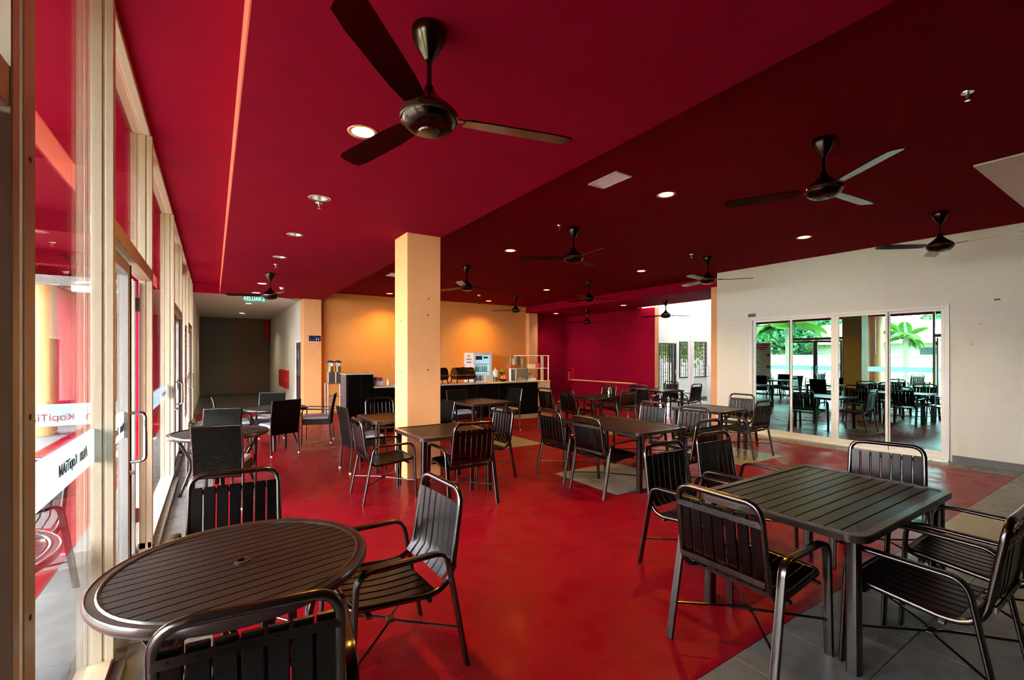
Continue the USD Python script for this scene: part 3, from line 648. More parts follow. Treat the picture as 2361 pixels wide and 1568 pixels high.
# sprinklers, detectors, vents
def sprinkler(label, loc):
    t = thing('sprinkler', label, 'sprinkler', loc)
    obj('plate', lathe([(0, 0), (.035, 0), (.033, -.006), (0, -.008)], 18), 'ring_silver', t)
    obj('body', lathe([(.010, -.006), (.010, -.035), (.004, -.04), (.004, -.055), (0, -.055)], 12), 'ring_silver', t)
    obj('deflector', lathe([(0, -.055), (.016, -.056), (.016, -.059), (0, -.06)], 12), 'ring_silver', t)
    return t
sp = sprinkler('small sprinkler head below the second downlight on the left beam', (.894, 4.92, 3.1))
for lab, x, y, z in (('sprinkler head above the small fan on the left beam', .88, 8.6, 3.1), ('sprinkler head in the black upper right ceiling', 4.27, .89, 3.34), ('sprinkler head left of the fan right of the peach column', 3.95, 4.85, 3.34), ('sprinkler head left of the fan at the cream wall corner', 7.0, 4.95, 3.34)):
    dup(sp, lab, (x, y, z), 0)
def detector(label, loc):
    t = thing('smoke_detector', label, 'smoke detector', loc)
    obj('base', lathe([(0, 0), (.055, 0), (.055, -.015), (0, -.015)], 20), 'white_plastic', t)
    obj('sensor', lathe([(.045, -.015), (.04, -.035), (.02, -.045), (0, -.046)], 20), 'white_plastic', t)
    return t
de = detector('white smoke detector right of the small fan on the left beam', (1.29, 11.41, 3.1))
dup(de, 'white smoke detector in the red ceiling above the buffet', (6.46, 11.6, 3.34), 0)
cm = thing('dome_camera', 'black dome camera on the ceiling by the back wall', 'camera', (7.3, 13.2, 3.34))
obj('base', lathe([(0, 0), (.06, 0), (.06, -.02), (0, -.02)], 20), 'rubber', cm); obj('dome', lathe([(.05, -.02), (.045, -.045), (.025, -.062), (0, -.068)], 20), 'rubber', cm)
def vent(label, loc):
    t = thing('ceiling_vent', label, 'air vent', loc)
    obj('frame', [bx(-.11, -.2, -.012, -.09, .2, 0), bx(.09, -.2, -.012, .11, .2, 0), bx(-.09, -.2, -.012, .09, -.18, 0), bx(-.09, .18, -.012, .09, .2, 0)], 'white_plastic', t)
    for k in range(8): obj('louvre', tr(bx(-.009, -.18, -.0015, .009, .18, .0015), x=-.078 + k * .0223, z=-.006, ry=18), 'white_plastic', t)
    obj('duct', bx(-.09, -.18, -.002, .09, .18, -.0005), 'print_grey', t)
    return t
ve = vent('white louvred vent in the red ceiling between the two nearest fans', (3.36, 3.32, 3.34)); dup(ve, 'white louvred vent just left of the peach column top', (3.29, 9.75, 3.34), 0)

# ------------------------------------------------------------------ signs
ks = thing('exit_sign', 'green exit sign with white KELUAR lettering over the corridor', 'exit sign', (.875, 13.27, 3.1))
obj('case', bx(-.255, -.02, -.165, .255, .02, -.01, .004), 'sign_green', ks)
V = meshkit.text_mesh('KELUAR', .088, .003, bold=True); vv = np.array(V.vertices); sx = .385 / V.bounds[1][0]
obj('lettering', trimesh.Trimesh(np.stack([-.24 + vv[:, 0] * sx, -.021 - vv[:, 2], -.132 + vv[:, 1]], 1), V.faces, process=False), 'sign_white', ks, smooth=False)
obj('running_figure', [bx(.165, -.024, -.14, .24, -.021, -.135), bx(.165, -.024, -.14, .17, -.021, -.045), bx(.165, -.024, -.05, .24, -.021, -.045), tr(lathe([(0, 0), (.009, 0), (.009, .003), (0, .003)], 10), .212, -.021, -.062, rx=90), tr(bx(-.007, -.003, -.02, .007, 0, .02), .203, -.021, -.088, ry=20), tr(bx(-.004, -.003, -.022, .004, 0, .022), .216, -.021, -.117, ry=-35), tr(bx(-.004, -.003, -.022, .004, 0, .022), .195, -.021, -.117, ry=40), tr(bx(-.003, -.003, -.018, .003, 0, .018), .218, -.021, -.085, ry=-70)], 'sign_white', ks)
obj('hanger', [rod((-.15, 0, -.012), (-.15, 0, 0), .006), rod((.15, 0, -.012), (.15, 0, 0), .006)], 'steel', ks)
ts = thing('toilet_sign', 'small navy toilet sign with two white figures on the peach corridor column', 'sign', (2.305, 13.29, 2.04))
obj('plate', bx(-.148, -.004, -.075, .148, .01, .075, .003), 'sign_navy', ts)
obj('print', [bx(-.118, -.0055, -.034, .02, -.004, -.026), bx(-.118, -.0055, -.03, -.112, -.004, .05), bx(-.05, -.0055, .04, .04, -.004, .048)], 'print_grey', ts)
for k, x in enumerate((.04, .094)):
    obj('figure', [tr(lathe([(0, 0), (.0095, 0), (.0095, .0015), (0, .0015)], 12), x, -.004, .012, rx=90), hull([(x + a, y, z) for y in (-.0055, -.004) for a, z in ((-.014, 0), (.014, 0), (.008, -.03), (-.008, -.03))] if k == 0 else [(x + a, y, z) for y in (-.0055, -.004) for a, z in ((-.006, 0), (.006, 0), (.019, -.028), (-.019, -.028))]), bx(x - .008, -.0055, -.058, x - .001, -.004, -.029), bx(x + .001, -.0055, -.058, x + .008, -.004, -.029)], 'print_white', ts)
ls = thing('wall_plate', 'small yellowish plate on the corridor wall beside the last glass panel', 'sign', (-.452, 14.6, 2.1)); obj('plate', bx(0, -.12, -.12, .012, .12, .12, .003), 'paper', ls); obj('print', bx(.012, -.06, -.07, .0135, .06, .07), 'print_ink', ls)

# ------------------------------------------------------------------ corridor
hr = thing('hose_reel_cabinet', 'red hose reel cabinet on the right corridor wall', 'cabinet', (1.998, 17.05, .5))
obj('body', bx(-.05, -1.0, .02, .02, 1.0, .6, .01), 'fire_red', hr); obj('door', bx(-.062, -.97, .05, -.05, .97, .57, .004), 'fire_red', hr); obj('handle', bx(-.075, -.9, .27, -.062, -.86, .36, .003), 'steel', hr)
pp = thing('fire_pipe', 'dark red pipe ending in a grey louvred box at the corridor end', 'pipe', (1.9, 21.79, 0))
obj('pipe', rod((0, 0, 2.17), (0, 0, 3.11), .09, 14), 'fire_red', pp); obj('box', bx(-.25, -.06, 1.82, .04, .05, 2.17, .01), 'grey_paint', pp)
for k in range(4): obj('louvre', bx(-.235 + k * .065, -.075, 1.86, -.2 + k * .065, -.06, 2.13), 'grey_paint', pp)
dr = structure('door_8', label='dark corridor door with a red lower panel', cat='door')
obj('frame', [bx(1.995, 14.5, 0, 2.05, 14.62, 2.0, .003), bx(1.995, 13.77, 1.94, 2.05, 14.5, 2.0, .003)], 'bright_paint', dr)
obj('leaf', bx(2.04, 13.77, 1.0, 2.08, 14.5, 1.94), 'door_dark', dr); obj('kick_panel', bx(2.04, 13.77, .005, 2.08, 14.5, .99), 'door_red', dr); obj('knob', lathe([(0, 0), (.03, 0), (.03, .02), (0, .03)], 12, (0, 0, 0)).apply_transform(trimesh.transformations.rotation_matrix(-PI / 2, (0, 1, 0))).apply_translation((2.04, 13.95, 1.2)), 'chrome', dr)
obj('glass_slot', bx(2.034, 14.2, 1.45, 2.04, 14.4, 1.7), 'print_grey', dr)

# ------------------------------------------------------------------ buffet counter
bc = thing('buffet_counter', 'long black buffet counter with a pale worktop', 'counter', (0, 0, 0))
obj('body', bx(2.94, 10.02, .0045, 7.42, 10.6, .855, .004), 'black_wood', bc)
for k in range(7): obj('front_panel', bx(2.96 + k * .637, 10.0, .09, 2.96 + k * .637 + .625, 10.02, .84, .004), 'black_wood', bc)
obj('worktop', bx(2.94, 9.97, .855, 7.45, 10.64, .885, .005), 'counter_top', bc)
tc = thing('cashier_stand', 'tall black cabinet with pale top at the left end of the buffet', 'cabinet', (0, 0, 0))
obj('body', bx(2.36, 10.0, .0045, 2.93, 10.46, 1.155, .004), 'black_wood', tc); obj('side_panel', bx(2.345, 10.0, .0045, 2.36, 10.46, 1.155, .002), 'dark_wood_side', tc); obj('top', bx(2.33, 9.98, 1.155, 2.95, 10.48, 1.185, .004), 'counter_top', tc)
for k in range(2): obj('front_panel', bx(2.38 + k * .27, 9.985, .08, 2.63 + k * .27, 10.0, 1.12, .004), 'black_wood', tc)
Z = .885
def chafer(label, loc, rz=0):
    t = thing('chafing_dish', label, 'chafing dish', loc, rz)
    n = 14; prof = []
    for k in range(n + 1):
        a = PI * k / n; prof.append((math.cos(a) * .18, .2 + math.sin(a) * .19))
    lid = Polygon(prof)
    m = trimesh.creation.extrude_polygon(lid, .52, engine='earcut'); m.apply_transform(trimesh.transformations.rotation_matrix(PI / 2, (1, 0, 0))); m.apply_transform(trimesh.transformations.rotation_matrix(PI / 2, (0, 0, 1))); m.apply_translation((-.26, 0, 0))
    obj('roll_top', m, 'steel_brown', t, smooth=40)
    obj('pan', [hull([(x, y, z) for x, y, z in [(s * a, q * b, c) for s in (-1, 1) for q in (-1, 1) for a, b, c in ((.275, .19, .2), (.275, .19, .185), (.24, .16, .09))]])], 'steel_brown', t)
    obj('rim', [bx(-.285, -.2, .193, .285, .2, .205, .003)], 'chrome', t)
    for sx in (-1, 1):
        for sy in (-1, 1): obj('leg', sweep([(sx * .24, sy * .15, .1), (sx * .25, sy * .16, .04), (sx * .26, sy * .17, 0)], section(.04, .02, 8)), 'steel_brown', t)
        obj('hinge', lathe([(0, -.012), (.022, -.012), (.022, .012), (0, .012)], 14).apply_transform(trimesh.transformations.rotation_matrix(PI / 2, (0, 1, 0))).apply_translation((sx * .275, .02, .23)), 'chrome', t)
    obj('knob', [sweep(fillet([(-.05, -.19, .2), (-.05, -.23, .21), (.05, -.23, .21), (.05, -.19, .2)], .02), section2(.007, 8)), bx(-.04, -.02, .386, .04, .02, .40, .005)], 'chrome', t)
    return t
pm('steel_brown', srgb(92, 74, 62), .22, metal=.95)
cf = chafer('brown steel roll-top chafing dish on the buffet left of the fridge', (5.27, 10.3, Z), 2)
dup(cf, 'brown steel roll-top chafing dish half hidden behind the peach column', (4.52, 10.28, Z), 0)
# fridge
fr = thing('display_fridge', 'white glass-door drinks fridge lit inside, behind the buffet', 'fridge', (7.05, 12.75, .0045), 0)
obj('cabinet', [bx(-.33, -.3, 0, -.29, .3, 1.66), bx(.29, -.3, 0, .33, .3, 1.66), bx(-.29, .26, 0, .29, .3, 1.66), bx(-.29, -.3, 1.60, .29, .26, 1.66), bx(-.29, -.3, 0, .29, .26, .2)], 'fridge_white', fr)
obj('lining', [bx(-.288, .24, .2, .288, .26, 1.6), bx(.27, -.24, .2, .288, .24, 1.6)], 'fridge_inside', fr)
obj('door_frame', [bx(-.33, -.34, .05, -.27, -.305, 1.66, .004), bx(.27, -.34, .05, .33, -.305, 1.66, .004), bx(-.27, -.34, 1.59, .27, -.305, 1.66), bx(-.27, -.34, .05, .27, -.305, .2)], 'fridge_white', fr)
obj('door_glass', bx(-.27, -.325, .2, .27, -.318, 1.59), 'glass', fr)
obj('header_print', [bx(-.25, -.327, 1.44, -.02, -.325, 1.56), bx(.03, -.327, 1.48, .18, -.325, 1.54)], 'print_ink', fr)
for k, z in enumerate((.5, .78, 1.06, 1.3)): obj('shelf', bx(-.288, -.25, z, .27, .22, z + .015), 'steel', fr)
for i, wd in enumerate((.10, .17, .16)): obj('side_print', bx(-.3315, -.02 - wd, 1.54 - i * .1, -.330, -.02 + wd, 1.58 - i * .1), 'print_grey', fr)
obj('side_curve', [tr(sweep(fillet([(-.331, .26, 1.28), (-.331, .05, 1.1), (-.331, .02, .8)], .3), section(.002, .03, 6), b=(1, 0, 0)), 0, 0, 0)], 'print_grey', fr)
obj('side_flash', hull([(-.331, -.1, 1.26), (-.331, -.24, 1.16), (-.331, -.2, 1.1), (-.332, -.1, 1.26), (-.332, -.24, 1.16), (-.332, -.2, 1.1)]), 'print_red', fr)
bm = {}
def bottle(kind, label, loc, h=.2, r=.03, group=None):
    if kind in bm: return dup(bm[kind], label, loc, 0, group)
    t = thing('bottle', label, 'bottle', loc, 0, group)
    obj('body', lathe([(0, 0), (r, 0), (r, h * .62), (r * .4, h * .8), (r * .4, h * .93), (0, h * .93)], 12), kind, t); obj('cap', lathe([(r * .45, h * .9), (r * .45, h), (0, h)], 10), 'white_plastic', t); bm[kind] = t
    return t
ORD = ('first', 'second', 'third', 'fourth', 'fifth', 'sixth', 'seventh')
kinds = ('bottle_white', 'bottle_cyan', 'bottle_red', 'bottle_dark')
rows = ((.5154, 'lowest visible'), (.7954, 'second'), (1.0754, 'top'))
names = {'bottle_white': 'white', 'bottle_cyan': 'cyan', 'bottle_red': 'red', 'bottle_dark': 'dark'}
for ri, (z, rn) in enumerate(rows):
    for k in range(7):
        kd = kinds[(0, 3, 0, 2, 0, 2, 0)[k]] if ri == 1 else kinds[(0, 1, 1, 0, 1, 1, 1)[k]] if ri == 2 else kinds[(0, 0, 3, 0, 2, 0, 3)[k]]
        bottle(kd, '%s bottle, %s from the left on the %s shelf of the drinks fridge' % (names[kd], ORD[k], rn), (7.05 - .235 + k * .074, 12.57, z + .0045), group='%s bottles on the %s fridge shelf' % (names[kd], rn))
# box, pitcher, fruit stand
bxs = thing('carton', 'beige carton on the buffet right of the fridge', 'box', (6.0, 10.28, Z)); obj('body', bx(-.1, -.08, 0, .1, .08, .18, .003), 'paper', bxs); obj('flap', bx(-.1, -.085, .12, .1, -.08, .18), 'paper', bxs)
pt_ = thing('drink_pitcher', 'clear pitcher with green leaves on the buffet beside the fruit', 'pitcher', (6.2, 10.26, Z))
obj('jug', lathe([(0, 0), (.06, 0), (.062, .12), (.07, .29), (.066, .29), (.058, .12), (.056, .01), (0, .01)], 20), 'clear_plastic', pt_); obj('drink', lathe([(0, .012), (.054, .012), (.055, .12), (0, .12)], 18), 'leaf_drink', pt_); obj('lid', lathe([(.071, .28), (.071, .3), (.03, .31), (.012, .33), (.01, .36), (0, .365)], 18), 'white_plastic', pt_); obj('sleeve', lathe([(.0715, .13), (.074, .27), (.072, .27), (.0695, .13)], 18), 'white_plastic', pt_)
obj('handle', sweep(fillet([(.065, 0, .27), (.13, 0, .25), (.12, 0, .1), (.062, 0, .08)], .05), section2(.009, 8)), 'clear_plastic', pt_)
fs = thing('fruit_stand', 'tilted wooden two-tier fruit stand on the buffet', 'fruit stand', (6.46, 10.3, Z))
obj('lower_bowl', lathe([(0, .02), (.08, .02), (.15, .07), (.145, .075), (.075, .03), (0, .03)], 20), 'wood_bowl', fs); obj('foot', lathe([(.06, 0), (.05, .02), (0, .02)], 16), 'wood_bowl', fs); obj('stem', rod((0, .02, .02), (0, .05, .24), .01), 'wood_bowl', fs); obj('upper_bowl', lathe([(0, .2), (.05, .2), (.1, .235), (.096, .24), (.045, .21), (0, .21)], 18, (0, .05, 0)), 'wood_bowl', fs)
og = None
for k, (x, y, z) in enumerate(((-.07, -.05, .075), (0, -.07, .07), (.07, -.04, .075), (.03, -.02, .125), (-.04, -.01, .12), (.08, .05, .08))):
    lab = 'yellow orange in the lower fruit bowl, ' + ('front left', 'front middle', 'front right', 'on top to the right', 'on top to the left', 'rear right')[k]
    if og is None:
        og = thing('orange', lab, 'orange', (6.46 + x, 10.3 + y, Z + z), 0, 'oranges in the fruit stand'); obj('fruit', trimesh.creation.icosphere(2, .036), 'orange_skin', og, smooth=True); obj('stalk', bx(-.004, -.004, .033, .004, .004, .039), 'leaf_drink', og)
    else: dup(og, lab, (6.46 + x, 10.3 + y, Z + z), 0, 'oranges in the fruit stand')
ag = None
for k, (x, y, z) in enumerate(((-.05, .03, .25), (.03, .02, .25), (0, .08, .25), (.0, .04, .3))):
    lab = 'green apple in the upper fruit bowl, ' + ('left one', 'right one', 'rear one', 'topmost one')[k]
    if ag is None:
        ag = thing('apple', lab, 'apple', (6.46 + x, 10.3 + y, Z + z), 0, 'green apples in the fruit stand'); obj('fruit', lathe([(0, -.024), (.012, -.03), (.03, -.018), (.034, .004), (.024, .026), (.008, .026), (0, .02)], 16), 'apple_green', ag, smooth=True); obj('stalk', rod((0, 0, .018), (.004, 0, .038), .002, 5), 'bark', ag)
    else: dup(ag, lab, (6.46 + x, 10.3 + y, Z + z), 0, 'green apples in the fruit stand')
# juice dispenser
jd = thing('juice_dispenser', 'two-tank juice dispenser with orange juice on the buffet', 'juice dispenser', (6.93, 10.32, Z))
obj('base', bx(-.15, -.16, .1, .27, .16, .345, .01), 'steel', jd); obj('foot', [bx(x, y, 0, x + .03, y + .03, .1) for x in (-.14, .22) for y in (-.15, .12)], 'rubber', jd); obj('drip_tray', bx(-.12, -.24, .05, .24, -.16, .07, .004), 'steel', jd)
for k, (x0, x1) in enumerate(((-.30, .04), (.06, .27))):
    o = rrect(x0, -.13, x1, .13, .03); i = o.buffer(-.008)
    tk = obj('tank', [prism(o.difference(i), .36, .66), prism(o, .352, .36)], 'clear_plastic', jd)
    obj('lid', prism(o.buffer(.006), .66, .675), 'clear_plastic', tk); obj('cooling_column', lathe([(.022, .36), (.022, .6), (0, .61)], 14, ((x0 + x1) / 2, 0, 0)), 'white_plastic', tk)
    if k == 0: obj('juice', prism(i.buffer(-.002), .362, .44), 'orange_drink', tk)
obj('tank_shelf', bx(-.30, -.14, .345, .28, .14, .352), 'steel', jd)
for x in (-.1, .17): obj('tap', [rod((x, -.16, .3), (x, -.21, .29), .012), rod((x, -.2, .3), (x, -.2, .24), .008)], 'chrome', jd)
gd = thing('cup_tube', 'upright clear cup dispenser in front of the juice dispenser', 'cup dispenser', (6.68, 10.16, Z)); obj('stand', [bx(-.085, -.05, 0, .085, .05, .012), bx(-.085, -.05, .012, -.078, .05, .33), bx(.078, -.05, .012, .085, .05, .33), bx(-.085, -.05, .33, .085, .05, .345)], 'white_plastic', gd)
for x in (-.04, .04): obj('tube', lathe([(.034, .012), (.034, .33), (.031, .33), (.031, .012)], 16, (x, 0, 0)), 'clear_plastic', gd); obj('cup_stack', lathe([(0, .02), (.024, .02), (.03, .3), (0, .3)], 14, (x, 0, 0)), 'print_grey', gd)
bd = thing('bread_bin', 'domed beige bread bin at the right end of the buffet', 'bread bin', (7.29, 10.35, Z))
dm = Polygon([(math.cos(PI * k / 12) * .15, .05 + math.sin(PI * k / 12) * .17) for k in range(13)]); m = trimesh.creation.extrude_polygon(dm, .24, engine='earcut'); m.apply_transform(trimesh.transformations.rotation_matrix(PI / 2, (1, 0, 0))); m.apply_translation((0, .12, 0))
obj('dome', m, 'counter_top', bd); obj('base', bx(-.15, -.13, 0, .15, .13, .05, .004), 'print_white', bd); obj('grip', bx(-.05, -.135, .19, .05, -.12, .21, .004), 'wood_bowl', bd)
gl = None
for k in range(5):
    lab = 'upturned white cup in front of the bread bin, %s from the left' % ORD[k]
    loc = (7.17 + k * .058, 10.14, Z)
    if gl is None:
        gl = thing('cup', lab, 'cup', loc, 0, 'upturned white cups by the bread bin'); obj('cup_body', lathe([(.026, 0), (.019, .07), (0, .07), (0, .066), (.017, .066), (.023, 0)], 14), 'white_plastic', gl); obj('base_ring', lathe([(.012, .07), (.014, .075), (.01, .075)], 12), 'white_plastic', gl)
    else: dup(gl, lab, loc, 0, 'upturned white cups by the bread bin')
# basket with sauces
bk = thing('sauce_basket', 'white basket of sauce sachets on the left part of the buffet', 'basket', (3.12, 10.3, Z))
obj('basket_body', [prism(rrect(-.11, -.08, .11, .08, .02), 0, .008), prism(rrect(-.11, -.08, .11, .08, .02).difference(rrect(-.104, -.074, .104, .074, .018)), .008, .11)], 'white_plastic', bk)
obj('sachets', [tr(bx(-.03, -.004, -.05, .03, .004, .05), R.uniform(-.07, .07), R.uniform(-.05, .05), .1 + R.uniform(0, .05), rz=R.uniform(0, 180), ry=R.uniform(-25, 25)) for _ in range(16)], 'print_pink', bk, kind='stuff')
obj('sachets', [tr(bx(-.03, -.004, -.05, .03, .004, .05), R.uniform(-.07, .07), R.uniform(-.05, .05), .1 + R.uniform(0, .06), rz=R.uniform(0, 180), ry=R.uniform(-25, 25)) for _ in range(14)], 'print_white', bk, kind='stuff')
sb_ = thing('sauce_bottle', 'small white sauce bottle right of the sachet basket', 'bottle', (3.35, 10.3, Z)); obj('body', lathe([(0, 0), (.032, 0), (.034, .09), (.014, .12), (.014, .13), (0, .13)], 14), 'bottle_white', sb_); obj('cap', lathe([(.016, .13), (.014, .16), (0, .165)], 12), 'white_plastic', sb_)
nt = thing('menu_card', 'white card lying on the buffet beside the sauce bottle', 'card', (3.55, 10.25, Z)); obj('card', bx(-.12, -.09, 0, .12, .09, .006), 'print_white', nt); obj('print', bx(-.08, -.05, .006, .08, .05, .0066), 'print_grey', nt)
# water dispensers on a steel stand
st = thing('steel_stand', 'open steel stand carrying two drink dispensers in the peach corner', 'stand', (2.72, 12.9, .0045))
for sx in (-1, 1):
    for sy in (-1, 1): obj('leg', rod((sx * .19, sy * .18, 0), (sx * .19, sy * .18, .82), .016, 8), 'steel', st)
obj('top', bx(-.21, -.2, .815, .21, .2, .835, .003), 'steel', st); obj('shelf', bx(-.2, -.19, .48, .2, .19, .495, .003), 'steel', st); obj('low_shelf', bx(-.2, -.19, .15, .2, .19, .165, .003), 'steel', st)
ds = None
for x, lab in ((-.09, 'drink dispenser with blue lid on the steel stand, left one'), (.1, 'drink dispenser with blue lid on the steel stand, right one')):
    loc = (2.72 + x, 12.88, .8395)
    if ds is None:
        ds = thing('drink_dispenser', lab, 'drink dispenser', loc); obj('base', bx(-.085, -.1, 0, .085, .1, .3, .008), 'steel', ds); obj('tank', lathe([(.08, .3), (.085, .55), (.08, .55), (.075, .3)], 18), 'clear_plastic', ds); obj('drink', lathe([(0, .302), (.073, .302), (.076, .45), (0, .45)], 18), 'amber_drink', ds); obj('lid', lathe([(.09, .54), (.092, .57), (.06, .6), (0, .605)], 18), 'plastic_blue', ds); obj('tap', rod((0, -.1, .24), (0, -.14, .23), .012), 'chrome', ds)
    else: dup(ds, lab, loc, 0)
# white rack and cabinet
wc2 = thing('white_cabinet', 'white low cabinet at the right end of the buffet', 'cabinet', (8.17, 10.9, .0045)); obj('body', bx(-.2, -.19, .08, .2, .25, .80, .004), 'white_paint', wc2); obj('door', bx(-.19, -.205, .1, .19, -.19, .78, .003), 'white_paint', wc2); obj('top', bx(-.21, -.21, .80, .21, .26, .825, .003), 'white_paint', wc2); obj('plinth', bx(-.19, -.17, 0, .19, .24, .08), 'rubber', wc2)
rk = thing('white_rack', 'white open shelf rack standing on the cabinet and buffet end', 'rack', (7.98, 10.95, .8295))
for x, y in ((-.62, -.13), (-.62, .13), (.15, -.13), (.41, -.13), (.41, .13)): obj('upright', bx(x - .014, y - .014, 0, x + .014, y + .014, .735, .003), 'white_plastic', rk)
obj('shelf', bx(-.64, -.15, .36, .43, .15, .38, .003), 'white_plastic', rk); obj('shelf', bx(-.64, -.15, .735, .43, .15, .755, .003), 'white_plastic', rk)
rs_ = thing('rack_table', 'plain low table holding the left feet of the white rack', 'table', (7.58, 10.95, .0045)); obj('top', bx(-.32, -.2, .80, .32, .2, .825), 'white_paint', rs_)
for sx in (-1, 1):
    for sy in (-1, 1): obj('leg', bx(sx * .28 - .015, sy * .18 - .015, 0, sx * .28 + .015, sy * .18 + .015, .80), 'white_paint', rs_)
cp = None
for k in range(7):
    lab = 'white paper cup on the white rack, %s from the left' % ORD[k]; loc = (7.64 + k * .048, 10.86, 1.2095)
    if cp is None:
        cp = thing('paper_cup', lab, 'cup', loc, 0, 'paper cups on the white rack'); obj('cup_body', lathe([(0, 0), (.017, 0), (.022, .13), (0, .13)], 12), 'print_white', cp); obj('rim', lathe([(.022, .125), (.024, .13), (.022, .133)], 12), 'print_grey', cp)
    else: dup(cp, lab, loc, 0, 'paper cups on the white rack')
pk = thing('pink_box', 'pink box at the end of the cup row on the white rack', 'box', (8.02, 10.86, 1.2095)); obj('body', bx(-.055, -.05, 0, .055, .05, .15, .003), 'pink_box', pk); obj('label', bx(-.052, -.0515, .02, -.03, -.05, .13), 'print_white', pk)

# ------------------------------------------------------------------ rear dining area
lg = thing('low_partition', 'low red partition with a pale cap in front of the rear red wall', 'partition', (0, 0, 0))
obj('body', bx(11.0, 9.9, .0045, 11.15, 12.8, .68, .004), 'red_paint', lg); obj('cap', bx(10.96, 9.86, .68, 11.19, 12.84, .71, .005), 'peach_paint', lg)
fe = thing('fire_extinguisher', 'fire extinguisher on a red board by the corner of the rear red wall', 'fire extinguisher', (11.59, 13.5, .5))
obj('board', bx(-.02, -.16, .1, .0, .16, .62, .004), 'fire_red', fe); obj('cylinder', lathe([(0, 0), (.06, 0), (.065, .02), (.065, .3), (.03, .36), (.02, .38), (0, .38)], 16, (-.09, 0, .1)), 'fire_red', fe); obj('valve', bx(-.11, -.03, .48, -.07, .05, .54, .004), 'rubber', fe); obj('hose', sweep(fillet([(-.09, .03, .5), (-.09, .13, .46), (-.1, .12, .2)], .05), section2(.01, 7)), 'rubber', fe)
kt = thing('steel_jug', 'jug added for a bright chair glint, on the dark red-lit table', 'jug', (7.28, 7.2, .6875))  # jug added in place of a glint taken for a chair tube reflection
obj('body', lathe([(0, 0), (.05, 0), (.056, .06), (.045, .13), (.032, .16), (.036, .18), (.03, .18), (.025, .16), (0, .15)], 20), 'chrome', kt); obj('lid', lathe([(.034, .18), (.02, .2), (.008, .21), (0, .22)], 14), 'chrome', kt); obj('handle', sweep(fillet([(.04, 0, .15), (.1, 0, .14), (.09, 0, .05), (.052, 0, .04)], .03), section2(.006, 7)), 'rubber', kt)

# ------------------------------------------------------------------ outside: covered walk, terrace, garden
structure('terrace_floor', bx(-8.2, -20, -.12, -.6, 24, -.002), 'terrace_tile', label='pale tiled terrace outside the glass wall', category='terrace')
structure('terrace_red_strip', bx(-2.4, -16, -.01, -.95, 14, .001), 'red_floor', label='red painted strip of the covered walk outside', category='floor')
wcx = structure('walk_ceiling', label='red ceiling with beams over the walk outside the glass wall', cat='ceiling')
obj('panel', bx(-2.9, -16, 3.34, -.55, 14.2, 3.5), 'red_paint', wcx)
for y in (-12, -9, -6.2, -3.4, -.6, 2.2, 5.0, 7.8, 10.6, 13.4): obj('cross_beam', bx(-2.9, y, 3.1, -.55, y + .25, 3.34), 'red_paint', wcx)
obj('edge_beam', bx(-3.1, -16, 3.05, -2.9, 14.2, 3.5), 'red_paint', wcx)
structure('wall_walk_end', [bx(-3.9, 14, 0, -.6, 14.2, 3.4)], 'red_paint', label='red wall closing the covered walk outside', category='wall')
structure('wall_walk_side', bx(-3.1, -16, 0, -3.0, -1.2, 3.05), 'red_paint')  # unseen wall, added to block sky from the open leaf and dim the front
structure('wall_walk_near', [bx(-3.1, -16.2, 0, -.6, -16, 3.5), bx(-.7, -16, 0, -.55, -4, 3.5)], 'white_paint')
oc = None
for y in (1.2, 6.9, 12.6):
    c = structure('walk_column', label='round column at the terrace edge of the covered walk', cat='column', loc=(-2.85, y, 0))
    obj('shaft', lathe([(0, 0), (.24, 0), (.24, 3.06), (0, 3.06)], 28), 'peach_paint', c)
ra = thing('terrace_railing', 'thin steel railing along the far edge of the terrace', 'railing', (-7.8, 0, 0))
for k in range(20): obj('post', rod((0, -3.5 + k * 1.4, 0), (0, -3.5 + k * 1.4, 1.0), .018, 6), 'steel', ra)
for z in (1.0, .75, .5, .25): obj('rail', rod((0, -3.6, z), (0, 23.3, z), .016, 6), 'steel', ra)
for lab, x, y, rz in (('slatted armchair on the covered walk just outside the nearest glass panel', -1.15, 4.05, 150), ('slatted armchair on the terrace seen in the mirror door, beside the palm', -4.2, 6.2, 40), ('slatted armchair on the terrace seen in the mirror door, centre', -4.6, 7.4, 200),
   ('slatted armchair on the terrace seen in the mirror door, left side', -4.4, 9.6, 20), ('slatted armchair on the terrace with its back to the railing', -5.5, 8.4, -80), ('slatted armchair on the terrace farthest left in the mirror door', -4.0, 11.4, 100)):
    dup(ch, lab, (x, y, 0), rz)
dup(rt, 'round slatted table on the covered walk outside the nearest glass panel', (-1.08, 2.85, 0), 30)
dup(rt, 'round slatted table on the open terrace', (-4.9, 8.3, 0), 12)
structure('garden_ground', bx(-60, -40, -.3, -8.2, 60, -.15), 'grass')
structure('garden_ground', bx(17.6, -20, -.3, 60, 60, -.1), 'grass'); structure('garden_ground', bx(11.7, 14, -.3, 17.6, 60, -.1), 'grass'); structure('garden_ground', bx(9.3, 10.12, -.12, 17.6, 14, -.05), 'grass')
bw = thing('boundary_wall', 'long white boundary wall behind the garden', 'wall', (-17, 0, -.15)); obj('wall_panel', bx(-.1, -30, 0, .1, 50, 1.7), 'terrace_wall', bw); obj('coping', bx(-.16, -30, 1.7, .16, 50, 1.8), 'terrace_wall', bw)
hs = thing('bungalow', 'pale bungalow with a broad hipped roof beyond the boundary wall', 'house', (-26, 14, -.15))
obj('walls', bx(-4, -7, 0, 4, 7, 2.6), 'terrace_wall', hs); obj('roof', hull([(-5, -8, 2.6), (5, -8, 2.6), (5, 8, 2.6), (-5, 8, 2.6), (0, -4, 4.4), (0, 4, 4.4)]), 'roof_tile', hs, smooth=False)
